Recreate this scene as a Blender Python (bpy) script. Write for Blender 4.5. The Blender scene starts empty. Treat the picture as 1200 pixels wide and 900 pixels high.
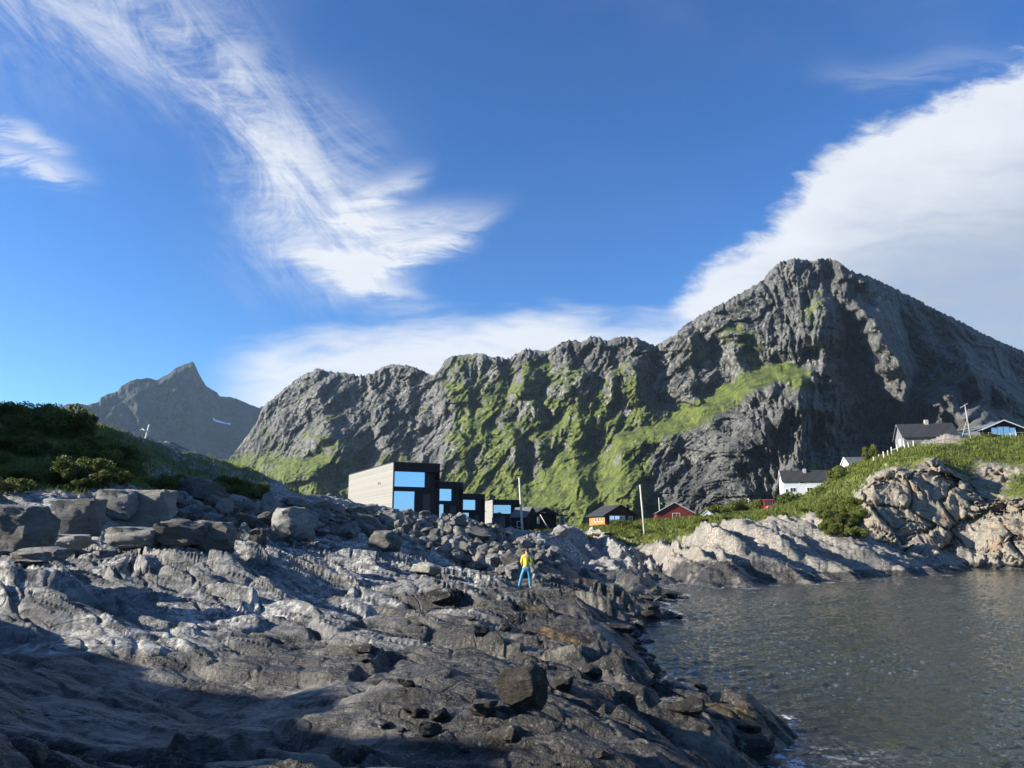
import bpy, bmesh, math, random
import numpy as np
from mathutils import Vector, Matrix
random.seed(7)
D = bpy.data
scene = bpy.context.scene
COL = scene.collection
R = math.radians

# ------------------------------------------------------------------ camera
CAM_Z = 3.5
F = 901.0
TILT = math.atan(180 / F)
CT, ST = math.cos(TILT), math.sin(TILT)
cam = D.cameras.new('camera')
cam.sensor_width = 36.0
cam.lens = 36.0 * F / 1200
cam.clip_start = 0.05
cam.clip_end = 30000
camo = D.objects.new('camera', cam)
COL.objects.link(camo)
camo.location = (0, 0, CAM_Z)
camo.rotation_euler = (math.pi / 2 + TILT, 0, 0)
scene.camera = camo


def kz(py):
    b = (450 - np.asarray(py, float)) / F
    return (ST + b * CT) / (CT - b * ST)


def kx(px, py):
    b = (450 - np.asarray(py, float)) / F
    return ((np.asarray(px, float) - 600) / F) / (CT - b * ST)


def at(px, py, Y):
    return Vector((float(kx(px, py)) * Y, Y, CAM_Z + float(kz(py)) * Y))


# ------------------------------------------------------------------ noise (numpy)
def _h(ix, iy, s):
    ix = ix.astype(np.uint32)
    iy = iy.astype(np.uint32)
    h = ix * np.uint32(374761393) + iy * np.uint32(668265263) + np.uint32((s * 2246822519) & 0xffffffff)
    h = (h ^ (h >> np.uint32(13))) * np.uint32(1274126177)
    h = (h ^ (h >> np.uint32(16))) * np.uint32(2246822519)
    return h ^ (h >> np.uint32(15))


def _r(h):
    return (h & np.uint32(0xffffff)).astype(np.float32) / np.float32(0xffffff)


def perlin(x, y, s=0):
    x = np.asarray(x, np.float64); y = np.asarray(y, np.float64)
    x0 = np.floor(x); y0 = np.floor(y)
    fx = (x - x0).astype(np.float32); fy = (y - y0).astype(np.float32)
    ix = x0.astype(np.int64); iy = y0.astype(np.int64)
    u = fx * fx * fx * (fx * (fx * 6 - 15) + 10); v = fy * fy * fy * (fy * (fy * 6 - 15) + 10)

    def g(dx, dy):
        a = _r(_h(ix + dx, iy + dy, s)) * np.float32(6.2831853)
        return np.cos(a) * (fx - dx) + np.sin(a) * (fy - dy)
    a = g(0, 0); b = g(1, 0); c = g(0, 1); d = g(1, 1)
    return ((a + u * (b - a)) * (1 - v) + (c + u * (d - c)) * v) * np.float32(1.5)


def fbm(x, y, octv=4, s=0, gain=.5, lac=2.03):
    t = 0; a = 1.0; n = 0
    for i in range(octv):
        t = t + a * perlin(x, y, s + i * 17); n += a
        x = x * lac + 13.7; y = y * lac - 7.1; a *= gain
    return t / n


def ridged(x, y, octv=4, s=0, gain=.5, lac=2.03):
    t = 0; a = 1.0; n = 0
    for i in range(octv):
        t = t + a * (1 - 2 * np.abs(perlin(x, y, s + i * 17))); n += a
        x = x * lac + 13.7; y = y * lac - 7.1; a *= gain
    return t / n


def facet(x, y, s=0, tilt=.9):
    """angular broken-rock relief: every cell is a tilted plane; returns height, edge distance"""
    x = np.asarray(x, np.float64); y = np.asarray(y, np.float64)
    ix = np.floor(x).astype(np.int64); iy = np.floor(y).astype(np.int64)
    b1 = np.full(x.shape, 9.0, np.float32); b2 = b1.copy(); val = np.zeros(x.shape, np.float32)
    for dx in (-1, 0, 1):
        for dy in (-1, 0, 1):
            cx = ix + dx; cy = iy + dy
            h = _h(cx, cy, s)
            ox = _r(h); oy = _r(_h(cx, cy, s + 101))
            ax = (cx + ox - x).astype(np.float32); ay = (cy + oy - y).astype(np.float32)
            d = ax * ax + ay * ay
            v = _r(_h(cx, cy, s + 202)) - .5
            v = v + ((_r(_h(cx, cy, s + 303)) - .5) * ax + (_r(_h(cx, cy, s + 404)) - .5) * ay) * (-2 * tilt)
            m = d < b1
            b2 = np.where(m, b1, np.minimum(b2, d))
            val = np.where(m, v, val); b1 = np.where(m, d, b1)
    return val, np.sqrt(b2) - np.sqrt(b1)


def sstep(a, b, x):
    t = np.clip((x - a) / (b - a), 0, 1)
    return t * t * (3 - 2 * t)


# ------------------------------------------------------------------ object helpers
def tag(o, label=None, cat=None, group=None, kind=None):
    if label: o['label'] = label
    if cat: o['category'] = cat
    if group: o['group'] = group
    if kind: o['kind'] = kind
    return o


def grid_mesh(name, co, mat, attrs=None, wrap=False, smooth=True):
    """co: (rows, cols, 3)"""
    nr, nc = co.shape[:2]
    me = D.meshes.new(name)
    v = np.ascontiguousarray(co.reshape(-1, 3), np.float32)
    idx = np.arange(nr * nc, dtype=np.int32).reshape(nr, nc)
    if wrap:
        idx = np.concatenate([idx, idx[:, :1]], 1)
    a = idx[:-1, :-1]; b = idx[:-1, 1:]; c = idx[1:, 1:]; d = idx[1:, :-1]
    q = np.stack([a, b, c, d], -1).reshape(-1, 4)
    me.vertices.add(len(v)); me.vertices.foreach_set('co', v.ravel())
    me.loops.add(q.size); me.loops.foreach_set('vertex_index', q.ravel().astype(np.int32))
    me.polygons.add(len(q))
    me.polygons.foreach_set('loop_start', np.arange(0, q.size, 4, dtype=np.int32))
    me.polygons.foreach_set('loop_total', np.full(len(q), 4, np.int32))
    me.polygons.foreach_set('use_smooth', np.full(len(q), smooth, bool))
    for k, val in (attrs or {}).items():
        at_ = me.attributes.new(k, 'FLOAT', 'POINT')
        at_.data.foreach_set('value', np.ascontiguousarray(val.reshape(-1), np.float32))
    me.update(calc_edges=True)
    me.materials.append(mat)
    o = D.objects.new(name, me); COL.objects.link(o)
    return o


# ------------------------------------------------------------------ node helpers
class NT:
    def __init__(s, nt):
        s.t = nt; s.n = nt.nodes; s.l = nt.links

    def new(s, typ, **kw):
        n = s.n.new(typ)
        for k, v in kw.items():
            setattr(n, k, v)
        return n

    def put(s, sock, v):
        if hasattr(v, 'is_output') or isinstance(v, bpy.types.NodeSocket):
            s.l.new(v, sock)
        elif v is not None:
            sock.default_value = v

    def m(s, op, a, b=None, c=None, clamp=False):
        n = s.n.new('ShaderNodeMath'); n.operation = op; n.use_clamp = clamp
        for i, v in enumerate((a, b, c)):
            if v is not None: s.put(n.inputs[i], v)
        return n.outputs[0]

    def mix(s, f, a, b, blend='MIX'):
        n = s.n.new('ShaderNodeMix'); n.data_type = 'RGBA'; n.blend_type = blend
        s.put(n.inputs[0], f); s.put(n.inputs[6], a); s.put(n.inputs[7], b)
        return n.outputs[2]

    def ss(s, x, a, b, lo=0., hi=1.):
        n = s.n.new('ShaderNodeMapRange'); n.interpolation_type = 'SMOOTHSTEP'
        s.put(n.inputs[0], x); s.put(n.inputs[1], a); s.put(n.inputs[2], b); s.put(n.inputs[3], lo); s.put(n.inputs[4], hi)
        return n.outputs[0]

    def noise(s, vec, scale, detail=4, rough=.55, dist=0., typ=None, lac=2.0):
        n = s.n.new('ShaderNodeTexNoise')
        if typ: n.noise_type = typ
        if vec is not None: s.l.new(vec, n.inputs['Vector'])
        n.inputs['Scale'].default_value = scale; n.inputs['Detail'].default_value = detail
        n.inputs['Roughness'].default_value = rough; n.inputs['Distortion'].default_value = dist
        n.inputs['Lacunarity'].default_value = lac
        return n.outputs[0]

    def mapping(s, vec, scale=(1, 1, 1), rot=(0, 0, 0), loc=(0, 0, 0)):
        n = s.n.new('ShaderNodeMapping')
        s.l.new(vec, n.inputs[0]); n.inputs[1].default_value = loc; n.inputs[2].default_value = rot; n.inputs[3].default_value = scale
        return n.outputs[0]

    def pos(s):
        return s.n.new('ShaderNodeNewGeometry').outputs['Position']

    def attr(s, name):
        n = s.n.new('ShaderNodeAttribute'); n.attribute_name = name
        return n.outputs['Fac']

    def bump(s, h, strength, dist, normal=None):
        n = s.n.new('ShaderNodeBump'); n.inputs['Strength'].default_value = strength; n.inputs['Distance'].default_value = dist
        s.l.new(h, n.inputs['Height'])
        if normal is not None: s.l.new(normal, n.inputs['Normal'])
        return n.outputs[0]

    def curve(s, x, pts):
        n = s.n.new('ShaderNodeFloatCurve')
        c = n.mapping.curves[0]
        pts = sorted(pts)
        while len(c.points) < len(pts): c.points.new(.5, .5)
        for p, (a, b) in zip(c.points, pts):
            p.location = (a, b); p.handle_type = 'AUTO'
        n.mapping.use_clip = False
        n.mapping.update()
        s.put(n.inputs['Value'], x)
        return n.outputs[0]


def material(name):
    m = D.materials.new(name); m.use_nodes = True
    nt = NT(m.node_tree)
    b = m.node_tree.nodes['Principled BSDF']
    return m, nt, b


def simple_mat(name, col, rough=.7, var=.15, scale=3., bump=.0, metal=0., stretch=(1, 1, 1), spec=.5):
    m, t, b = material(name)
    tc = t.new('ShaderNodeTexCoord').outputs['Object']
    v = t.mapping(tc, stretch)
    n = t.noise(v, scale, 5, .6)
    f = t.ss(n, .3, .7)
    c1 = [max(0, c * (1 - var)) for c in col] + [1]; c2 = [min(1, c * (1 + var)) for c in col] + [1]
    t.put(b.inputs['Base Color'], t.mix(f, c1, c2))
    b.inputs['Roughness'].default_value = rough; b.inputs['Metallic'].default_value = metal
    b.inputs['Specular IOR Level'].default_value = spec
    if bump:
        t.put(b.inputs['Normal'], t.bump(n, .5, bump))
    return m
# ------------------------------------------------------------------ light, world, clouds
SUN_EL = 21.0
SUN_AZ = -7.0          # degrees forward (+Y) of due left (-X)
sd = Vector((-math.cos(R(SUN_EL)) * math.cos(R(SUN_AZ)), math.cos(R(SUN_EL)) * math.sin(R(SUN_AZ)), math.sin(R(SUN_EL))))
sl = D.lights.new('sun', 'SUN'); sl.energy = 4.6; sl.angle = R(.55); sl.color = (1, .93, .80)
so = D.objects.new('sun', sl); COL.objects.link(so)
so.rotation_euler = sd.to_track_quat('Z', 'Y').to_euler()
so.location = (-60, 0, 60)

W = D.worlds.new('World'); scene.world = W; W.use_nodes = True
t = NT(W.node_tree)
bg = W.node_tree.nodes['Background']
sky = t.new('ShaderNodeTexSky'); sky.sky_type = 'NISHITA'; sky.sun_disc = False
sky.sun_elevation = R(SUN_EL)
sky.sun_rotation = math.atan2(sd.x, sd.y)   # rotation is measured from +Y towards +X
sky.air_density = 1.0; sky.dust_density = .35; sky.ozone_density = 2.0; sky.altitude = 0
bg.inputs['Strength'].default_value = .05
dirv = t.new('ShaderNodeTexCoord').outputs['Generated']
sep = t.new('ShaderNodeSeparateXYZ'); t.l.new(dirv, sep.inputs[0])
ysafe = t.m('MAXIMUM', sep.outputs[1], .05)
U = t.m('DIVIDE', sep.outputs[0], ysafe)      # tangent-plane chart of the northern sky
V = t.m('DIVIDE', sep.outputs[2], ysafe)
front = t.ss(sep.outputs[1], .06, .3)


def uv(px, py):
    return float(kx(px, py)), float(kz(py))


# normalised chart 0..1 for the float curves
A = t.m('MULTIPLY_ADD', U, 1 / 2.4, .5)
B = t.m('MULTIPLY', V, 1 / 1.2)


def ab(px, py):
    u, v = uv(px, py)
    return u / 2.4 + .5, v / 1.2


comb = t.new('ShaderNodeCombineXYZ'); t.put(comb.inputs[0], U); t.put(comb.inputs[1], V)
P2 = comb.outputs[0]
warp = t.new('ShaderNodeTexNoise'); warp.inputs['Scale'].default_value = 4; warp.inputs['Detail'].default_value = 4
t.l.new(P2, warp.inputs['Vector'])
wv = t.new('ShaderNodeVectorMath', operation='MULTIPLY_ADD')
t.l.new(warp.outputs['Color'], wv.inputs[0]); wv.inputs[1].default_value = (.10, .10, 0); t.l.new(P2, wv.inputs[2])
PW = wv.outputs[0]

# --- big lenticular cloud over the right-hand mountain
edge = [(700, 395), (760, 375), (790, 345), (830, 300), (880, 262), (930, 215), (965, 180), (1000, 150), (1050, 122), (1100, 100), (1150, 85), (1200, 62), (1300, 20), (1500, -60), (1800, -120)]
e = t.curve(A, [ab(*p) for p in edge])
nf = t.noise(t.mapping(PW, (5, 9, 1), (0, 0, R(38))), 1.0, 8, .62)
nf2 = t.noise(t.mapping(PW, (13, 34, 1), (0, 0, R(24))), 1.0, 10, .68, .3)
d1 = t.m('SUBTRACT', e, B)
d1n = t.m('ADD', d1, t.m('MULTIPLY', t.m('SUBTRACT', nf, .5), .13))
d1n = t.m('ADD', d1n, t.m('MULTIPLY', t.m('SUBTRACT', nf2, .5), .085))
c1 = t.ss(d1n, -.008, .042)
leftfade = t.ss(t.m('ADD', A, t.m('MULTIPLY', t.m('SUBTRACT', nf, .5), .06)), ab(770, 380)[0], ab(812, 380)[0])
c1 = t.m('MULTIPLY', c1, leftfade)
str_ = t.noise(t.mapping(PW, (3, 16, 1), (0, 0, R(33))), 1.0, 9, .62, .4)
inner = t.ss(t.m('ADD', d1, t.m('ADD', t.m('MULTIPLY', t.m('SUBTRACT', nf, .5), .10), t.m('MULTIPLY', t.m('SUBTRACT', str_, .5), .16))), .04, .26)
c1 = t.m('MULTIPLY', c1, t.m('SUBTRACT', 1.0, t.m('MULTIPLY', inner, t.ss(str_, .38, .70, .0, .20))))
# --- bank of cloud low over the ridge
edge3 = [(150, 470), (225, 436), (260, 420), (310, 408), (350, 400), (400, 388), (440, 376), (480, 366), (520, 372), (570, 376), (610, 366), (660, 362), (690, 372), (730, 382), (780, 382), (820, 400), (900, 440)]
e3 = t.curve(A, [ab(*p) for p in edge3])
nf3 = t.noise(t.mapping(PW, (5, 22, 1), (0, 0, R(7))), 1.0, 8, .62)
d3 = t.m('ADD', t.m('SUBTRACT', e3, B), t.m('MULTIPLY', t.m('SUBTRACT', nf3, .52), .085))
c3 = t.ss(d3, -.025, .035)
c3 = t.m('MULTIPLY', c3, t.ss(nf3, .25, .5, .85, 1.))
c3 = t.m('MULTIPLY', c3, t.ss(nf3, .3, .6, .80, 1.))
c3 = t.m('MULTIPLY', c3, t.ss(A, ab(225, 430)[0], ab(330, 430)[0]))
# --- cirrus plume: axis from upper left to centre
x0, y0 = uv(110, -40); x1, y1 = uv(445, 335)
L_ = math.hypot(x1 - x0, y1 - y0); ax_, ay_ = (x1 - x0) / L_, (y1 - y0) / L_
us = t.m('SUBTRACT', U, x0); vs = t.m('SUBTRACT', V, y0)
S = t.m('DIVIDE', t.m('ADD', t.m('MULTIPLY', us, ax_), t.m('MULTIPLY', vs, ay_)), L_)
N = t.m('ADD', t.m('MULTIPLY', us, -ay_), t.m('MULTIPLY', vs, ax_))     # + = upper right side


def sn(px, py):
    u, v = uv(px, py)
    return ((u - x0) * ax_ + (v - y0) * ay_) / L_, (-(u - x0) * ay_ + (v - y0) * ax_)


cen = [sn(*p) for p in [(60, -60), (130, 5), (210, 45), (275, 95), (310, 140), (345, 195), (378, 250), (412, 296), (450, 325), (500, 350)]]
cc = t.curve(S, [(a, b + .5) for a, b in cen])
cc = t.m('SUBTRACT', cc, .5)
comb2 = t.new('ShaderNodeCombineXYZ'); t.put(comb2.inputs[0], S); t.put(comb2.inputs[1], N)
fib = t.noise(t.mapping(comb2.outputs[0], (2.4, 13, 1), (0, 0, R(-14))), 1.0, 12, .72, 1.1)
fib2 = t.noise(t.mapping(PW, (7, 38, 1), (0, 0, R(-14))), 1.0, 11, .68, .6)
wid = t.curve(S, [(-.2, .15), (0, .13), (.3, .085), (.5, .075), (.62, .10), (.78, .11), (.9, .085), (1.05, .04)])
dn = t.m('DIVIDE', t.m('ADD', t.m('SUBTRACT', N, cc), t.m('MULTIPLY', t.m('SUBTRACT', fib, .5), .10)), wid)
core = t.m('EXPONENT', t.m('MULTIPLY', t.m('MULTIPLY', dn, dn), -1.3))
inten = t.curve(S, [(-.25, .30), (0, .40), (.25, .62), (.45, .85), (.6, .95), (.8, .95), (.93, .8), (1.03, .25), (1.12, 0), (1.3, 0)])
c2 = t.m('MULTIPLY', t.m('MULTIPLY', core, inten), t.m('ADD', t.ss(fib, .32, .66, .12, 1.05), t.m('MULTIPLY', t.m('SUBTRACT', fib2, .5), 1.3)))
# feathers trailing to the right of the plume
feath = None
for pts, wd, it in (
        ([(300, 280), (360, 300), (430, 308), (500, 292), (560, 262), (620, 225)], .016, .75),
        ([(360, 250), (420, 262), (480, 258), (540, 250), (600, 240)], .016, .55),
        ([(380, 235), (430, 232), (470, 218), (500, 205), (520, 195)], .018, .55),
        ([(380, 322), (430, 334), (470, 340), (510, 330)], .012, .45),
        ([(420, 290), (480, 280), (540, 285), (575, 280)], .012, .45),
        ([(-40, 172), (0, 178), (40, 190), (80, 205), (130, 220)], .014, .55),
        ([(-40, 150), (20, 152), (60, 170), (105, 185)], .012, .5),
        ([(925, 88), (960, 82), (1010, 90), (1060, 85), (1110, 70), (1180, 68), (1260, 60)], .018, .14)):
    q = [ab(*p) for p in pts]
    cv = t.curve(A, [(a, b) for a, b in q])
    dd = t.m('DIVIDE', t.m('ADD', t.m('SUBTRACT', B, cv), t.m('MULTIPLY', t.m('SUBTRACT', fib2, .5), .06)), wd)
    g = t.m('EXPONENT', t.m('MULTIPLY', t.m('MULTIPLY', dd, dd), -1.0))
    endm = t.m('MULTIPLY', t.ss(A, q[0][0], q[0][0] + .3 * (q[-1][0] - q[0][0])), t.ss(A, q[-1][0] - .45 * (q[-1][0] - q[0][0]), q[-1][0], 1., 0.))
    g = t.m('MULTIPLY', t.m('MULTIPLY', g, endm), t.ss(fib2, .30, .62, it * .35, it * 1.35))
    feath = g if feath is None else t.m('ADD', feath, g)
# thin veils in the upper sky
veil = t.noise(t.mapping(PW, (1.6, 2.6, 1), (0, 0, R(-40))), 1.0, 6, .55)
vh = t.m('MULTIPLY', t.ss(veil, .42, .78), t.ss(V, .35, .8, 0., .10))
ul = t.m('MULTIPLY', t.ss(U, -.62, -.25, 1., 0.), t.ss(V, .45, .95, 0., .42))
vh = t.m('ADD', vh, t.m('MULTIPLY', ul, t.ss(fib, .25, .7)))
# sky elsewhere (behind the camera): a few broken cirrus for reflections
up = t.noise(dirv, 2.2, 6, .6)
els = t.m('MULTIPLY', t.ss(up, .55, .75), t.m('MULTIPLY', t.m('SUBTRACT', 1.0, front), .35))
mask = t.m('ADD', t.m('ADD', t.m('MULTIPLY', c2, .86), feath), vh)
inv = t.m('MULTIPLY', t.m('SUBTRACT', 1.0, mask, clamp=True), t.m('MULTIPLY', t.m('SUBTRACT', 1.0, c1, clamp=True), t.m('SUBTRACT', 1.0, c3, clamp=True)))
mask = t.m('MULTIPLY', t.m('SUBTRACT', 1.0, inv), front)
mask = t.m('ADD', mask, els, clamp=True)
mask = t.m('MINIMUM', mask, .97)
hsv = t.new('ShaderNodeHueSaturation'); hsv.inputs['Saturation'].default_value = 1.18; hsv.inputs['Value'].default_value = .96
t.l.new(sky.outputs[0], hsv.inputs['Color'])
gam = t.new('ShaderNodeGamma'); gam.inputs[1].default_value = 1.25
tn_ = t.mix(1.0, hsv.outputs[0], (.95, 1.10, 1.42, 1), 'MULTIPLY'); t.l.new(tn_, gam.inputs[0])
bright = (6.3, 6.5, 6.8, 1); grey = (2.9, 3.4, 4.2, 1)
ccol = t.mix(t.m('MULTIPLY', inner, .95), bright, grey)
ccol = t.mix(t.ss(nf, .3, .7, 0., .18), ccol, (4.2, 4.7, 5.6, 1))
skyc = t.mix(1.0, gam.outputs[0], (.62, .74, .70, 1), 'MULTIPLY')
final = t.mix(mask, skyc, ccol)
t.put(bg.inputs['Color'], final)

scene.view_settings.view_transform = 'Standard'
scene.view_settings.look = 'None'
scene.view_settings.exposure = 1.5
scene.view_settings.gamma = 1.0
scene.render.engine = 'CYCLES'
W.cycles.sampling_method = 'MANUAL'
W.cycles.sample_map_resolution = 512
scene.cycles.use_denoising = True
scene.cycles.max_bounces = 6
scene.cycles.volume_bounces = 0
scene.cycles.transparent_max_bounces = 10
scene.cycles.caustics_reflective = False
scene.cycles.caustics_refractive = False
# ------------------------------------------------------------------ materials of the setting
def rock_nodes(t, p, scale=1.0, dark=(.060, .060, .060, 1), mid=(.175, .174, .170, 1), light=(.50, .485, .45, 1)):
    """grey foliated gneiss: banding, blotches, dark cracks"""
    st = t.mapping(p, (.35 * scale, .9 * scale, 1.6 * scale), (R(20), R(-24), R(28)))
    ps = t.mapping(p, rot=(0, R(6), R(28)))
    band = t.m('ADD', t.m('MULTIPLY', t.noise(st, 1.6, 9, .68, .6), .5), t.m('MULTIPLY', t.noise(t.mapping(ps, (.55 * scale, 5.0 * scale, 7.0 * scale)), 1.0, 8, .66, .35), .5))
    blotch = t.noise(p, .33 * scale, 6, .62)
    fine = t.noise(p, 5.0 * scale, 6, .7)
    c = t.mix(t.ss(band, .40, .56), dark, mid)
    c = t.mix(t.m('MULTIPLY', t.ss(blotch, .38, .62), t.ss(fine, .44, .60)), c, light)
    vo = t.new('ShaderNodeTexVoronoi', feature='DISTANCE_TO_EDGE')
    wp = t.new('ShaderNodeVectorMath', operation='MULTIPLY_ADD')
    wn = t.new('ShaderNodeTexNoise'); wn.inputs['Scale'].default_value = .9 * scale; wn.inputs['Detail'].default_value = 5
    t.l.new(p, wn.inputs['Vector']); t.l.new(wn.outputs['Color'], wp.inputs[0]); wp.inputs[1].default_value = (1.2 / scale,) * 3
    t.l.new(p, wp.inputs[2])
    t.l.new(t.mapping(wp.outputs[0], (.55 * scale, 1.1 * scale, 1.5 * scale), (R(14), R(-20), R(26))), vo.inputs['Vector'])
    vo.inputs['Scale'].default_value = .8
    crack = t.ss(vo.outputs['Distance'], .0, .045)
    return c, crack, band, fine, blotch


# shore / near land
m_land, t, b = material('land')
p = t.pos()
c, crack, band, fine, blotch = rock_nodes(t, p, 1.0)
c = t.mix(t.m('MULTIPLY', t.m('SUBTRACT', 1.0, crack), .28), c, (.03, .03, .03, 1))
warmA = t.attr('warm')
warmc = t.mix(t.ss(band, .3, .7), (.15, .125, .092, 1), (.30, .27, .215, 1))
warmc = t.mix(t.m('MULTIPLY', t.m('SUBTRACT', 1.0, crack), .45), warmc, (.07, .06, .045, 1))
rust = t.m('MULTIPLY', t.ss(blotch, .5, .68), .55)
warmc = t.mix(rust, warmc, (.24, .125, .065, 1))
c = t.mix(warmA, c, warmc)
# intertidal belt: black lichen, wrack; also shade painted on the nearest rock
tid_shade = t.attr('tide_shade')
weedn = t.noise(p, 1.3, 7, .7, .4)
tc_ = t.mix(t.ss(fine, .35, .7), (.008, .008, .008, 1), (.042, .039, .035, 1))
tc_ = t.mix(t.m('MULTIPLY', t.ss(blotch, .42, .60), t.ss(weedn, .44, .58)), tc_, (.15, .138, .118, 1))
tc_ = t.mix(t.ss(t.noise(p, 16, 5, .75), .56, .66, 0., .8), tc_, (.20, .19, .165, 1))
tf = t.ss(t.m('ADD', tid_shade, t.m('MULTIPLY', t.m('SUBTRACT', weedn, .5), .9)), .28, .52)
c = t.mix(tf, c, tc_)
weed = t.attr('weed')
wcol = t.mix(t.ss(fine, .4, .65), (.022, .015, .006, 1), (.15, .095, .022, 1))
c = t.mix(t.ss(t.m('ADD', weed, t.m('MULTIPLY', t.m('SUBTRACT', weedn, .5), 1.2)), .35, .7), c, wcol)
# turf
gr = t.attr('grass')
gn = t.noise(p, .9, 8, .7)
gn2 = t.noise(p, .12, 4, .6)
gc = t.mix(t.ss(gn, .35, .68), (.026, .042, .010, 1), (.115, .140, .024, 1))
gc = t.mix(t.m('MULTIPLY', t.ss(gn2, .45, .7), .6), gc, (.16, .17, .03, 1))
gf = t.ss(t.m('ADD', gr, t.m('MULTIPLY', t.m('SUBTRACT', gn, .5), .8)), .40, .62)
c = t.mix(gf, c, gc)
t.put(b.inputs['Base Color'], c)
t.put(b.inputs['Roughness'], t.m('SUBTRACT', .82, t.m('MULTIPLY', tf, .34)))
b.inputs['Specular IOR Level'].default_value = .4
h = t.m('ADD', t.m('MULTIPLY', band, .5), t.m('MULTIPLY', fine, .22))
h = t.m('ADD', h, t.m('MULTIPLY', crack, .08))
micro = t.noise(p, 22, 4, .7)
h = t.m('ADD', h, t.m('MULTIPLY', micro, .06))
t.put(b.inputs['Normal'], t.bump(h, 1.0, .40))


def mountain_mat(name, s, tint=1.0, grass_gain=1.0):
    m, t, b = material(name)
    p = t.pos()
    st = t.mapping(p, (1.0 * s, .5 * s, .34 * s), (R(8), R(24), 0))
    band = t.noise(st, .055, 11, .72, .25)
    fine = t.noise(p, .16 * s, 10, .75, .3)
    blotch = t.noise(p, .010 * s, 6, .6)
    c = t.mix(t.ss(band, .36, .62), (.026 * tint, .027 * tint, .029 * tint, 1), (.14 * tint, .138 * tint, .13 * tint, 1))
    c = t.mix(t.m('MULTIPLY', t.ss(fine, .47, .66), t.ss(blotch, .36, .62)), c, (.38 * tint, .375 * tint, .35 * tint, 1))
    spk = t.noise(p, .55 * s, 5, .8)
    c = t.mix(t.ss(spk, .50, .34, 0., .75), c, (.014, .014, .016, 1))
    c = t.mix(t.ss(spk, .56, .68, 0., .55), c, (.34 * tint, .335 * tint, .315 * tint, 1))
    gr = t.attr('grass')
    gn = t.noise(p, .035 * s, 9, .68)
    gc = t.mix(t.ss(fine, .35, .65), (.044, .064, .014, 1), (.165, .195, .034, 1))
    gn3 = t.noise(p, .011 * s, 5, .6)
    gf = t.ss(t.m('ADD', gr, t.m('ADD', t.m('MULTIPLY', t.m('SUBTRACT', gn, .5), 1.7), t.m('MULTIPLY', t.m('SUBTRACT', gn3, .5), .7))), .38, .74)
    gc = t.mix(t.ss(t.noise(p, .05 * s, 8, .7), .47, .62), gc, (.034, .050, .013, 1))
    c = t.mix(t.m('MULTIPLY', gf, grass_gain), c, gc)
    t.put(b.inputs['Base Color'], c)
    b.inputs['Roughness'].default_value = .9
    b.inputs['Specular IOR Level'].default_value = .25
    h = t.m('ADD', t.m('MULTIPLY', band, .30), t.m('MULTIPLY', fine, .75))
    t.put(b.inputs['Normal'], t.bump(h, .8, 8.0 / s))
    return m


m_mtn = mountain_mat('mountain_rock', 1.0)
m_far = mountain_mat('far_mountain_rock', .35, .36, .5)


# ------------------------------------------------------------------ near land: control points
# (px, py, Y, grass, roughness, warm) visible points ; z follows from the sight line
CP = []


def Pt(px, py, Y, g=0., a=1., w=0.):
    CP.append((float(kx(px, py)), Y, CAM_Z + float(kz(py)) * Y, g, a, w))


def Qt(px, Y, z, g=0., a=1., w=0.):
    CP.append(((px - 600) / F, Y, z, g, a, w))


def col(px, rows):
    for r_ in rows: Pt(px, *r_)


col(-20, [(900, 6.5, 0, .7), (800, 9.5, 0, .7), (730, 12.5), (690, 15.5), (665, 18.5), (652, 23), (640, 26, 0, .5), (592, 28.5, 0, .5), (575, 31, .9, .5), (540, 36, 1, .5), (500, 43, 1, .5), (474, 50, 1, .5), (474, 60, 1, .5)])
col(70, [(900, 6.5, 0, .7), (800, 10, 0, .7), (735, 13), (690, 16.5), (664, 19.5), (651, 24), (638, 27, 0, .5), (590, 30, 0, .5), (577, 32, .9, .5), (545, 38, 1, .5), (510, 45, 1, .5), (492, 52, 1, .5), (488, 60, 1, .5)])
col(150, [(900, 6.8, 0, .7), (800, 10.5, 0, .7), (745, 14), (690, 17.5), (662, 20.5), (650, 25.5), (636, 30, 0, .5), (580, 34, 0, .5), (568, 36.5, .8, .5), (540, 44, .6, .8), (513, 57, .45, .7), (516, 68, .3, .4)])
col(230, [(900, 7, 0, .7), (800, 11.5, 0, .7), (755, 14.5), (700, 18.5), (665, 21.5), (655, 26), (640, 33), (605, 40), (580, 44, .3), (560, 50, .6, .8), (535, 60, .42, .7), (538, 72, .5, .4)])
col(300, [(900, 7, 0, .7), (800, 12, 0, .7), (745, 16.5), (700, 20.5), (668, 24.5), (655, 29), (640, 35), (612, 43), (590, 49), (575, 55, .45, .8), (559, 62, .62, .6), (563, 75, .7, .4)])
col(360, [(900, 7, 0, .7), (800, 12, 0, .7), (760, 16), (715, 21), (680, 27), (655, 35), (620, 48), (598, 58), (587, 66, .5, .5), (590, 80, .6)])
col(410, [(900, 7, 0, .8), (800, 12.3), (755, 17), (715, 23), (680, 30), (660, 37), (640, 46), (610, 62), (593, 74, 0, .6), (598, 90, .2, .4)])
Qt(440, 100, 6.1, .3, .3); Qt(440, 125, 7.0, .4, .3); Qt(480, 160, 6.0, .5, .3); Qt(380, 160, 8.5, .6, .3); Qt(300, 120, 9, .7, .4)
col(500, [(900, 7.2, 0, .8), (800, 13), (755, 18.5), (715, 25), (690, 33), (668, 43), (640, 58), (612, 76), (604, 84, 0, .6)])
Qt(520, 100, 5.4, .2, .3); Qt(530, 130, 5.4, .3, .3); Qt(545, 160, 5.0, .3, .3)
col(560, [(900, 7.6), (800, 13.5), (755, 19), (715, 26), (695, 34), (668, 48), (640, 66), (620, 84)])
Qt(560, 104, 4.6, .2, .4); Qt(575, 140, 4.6, .3, .3); Qt(585, 172, 4.4, .3, .3)
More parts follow.
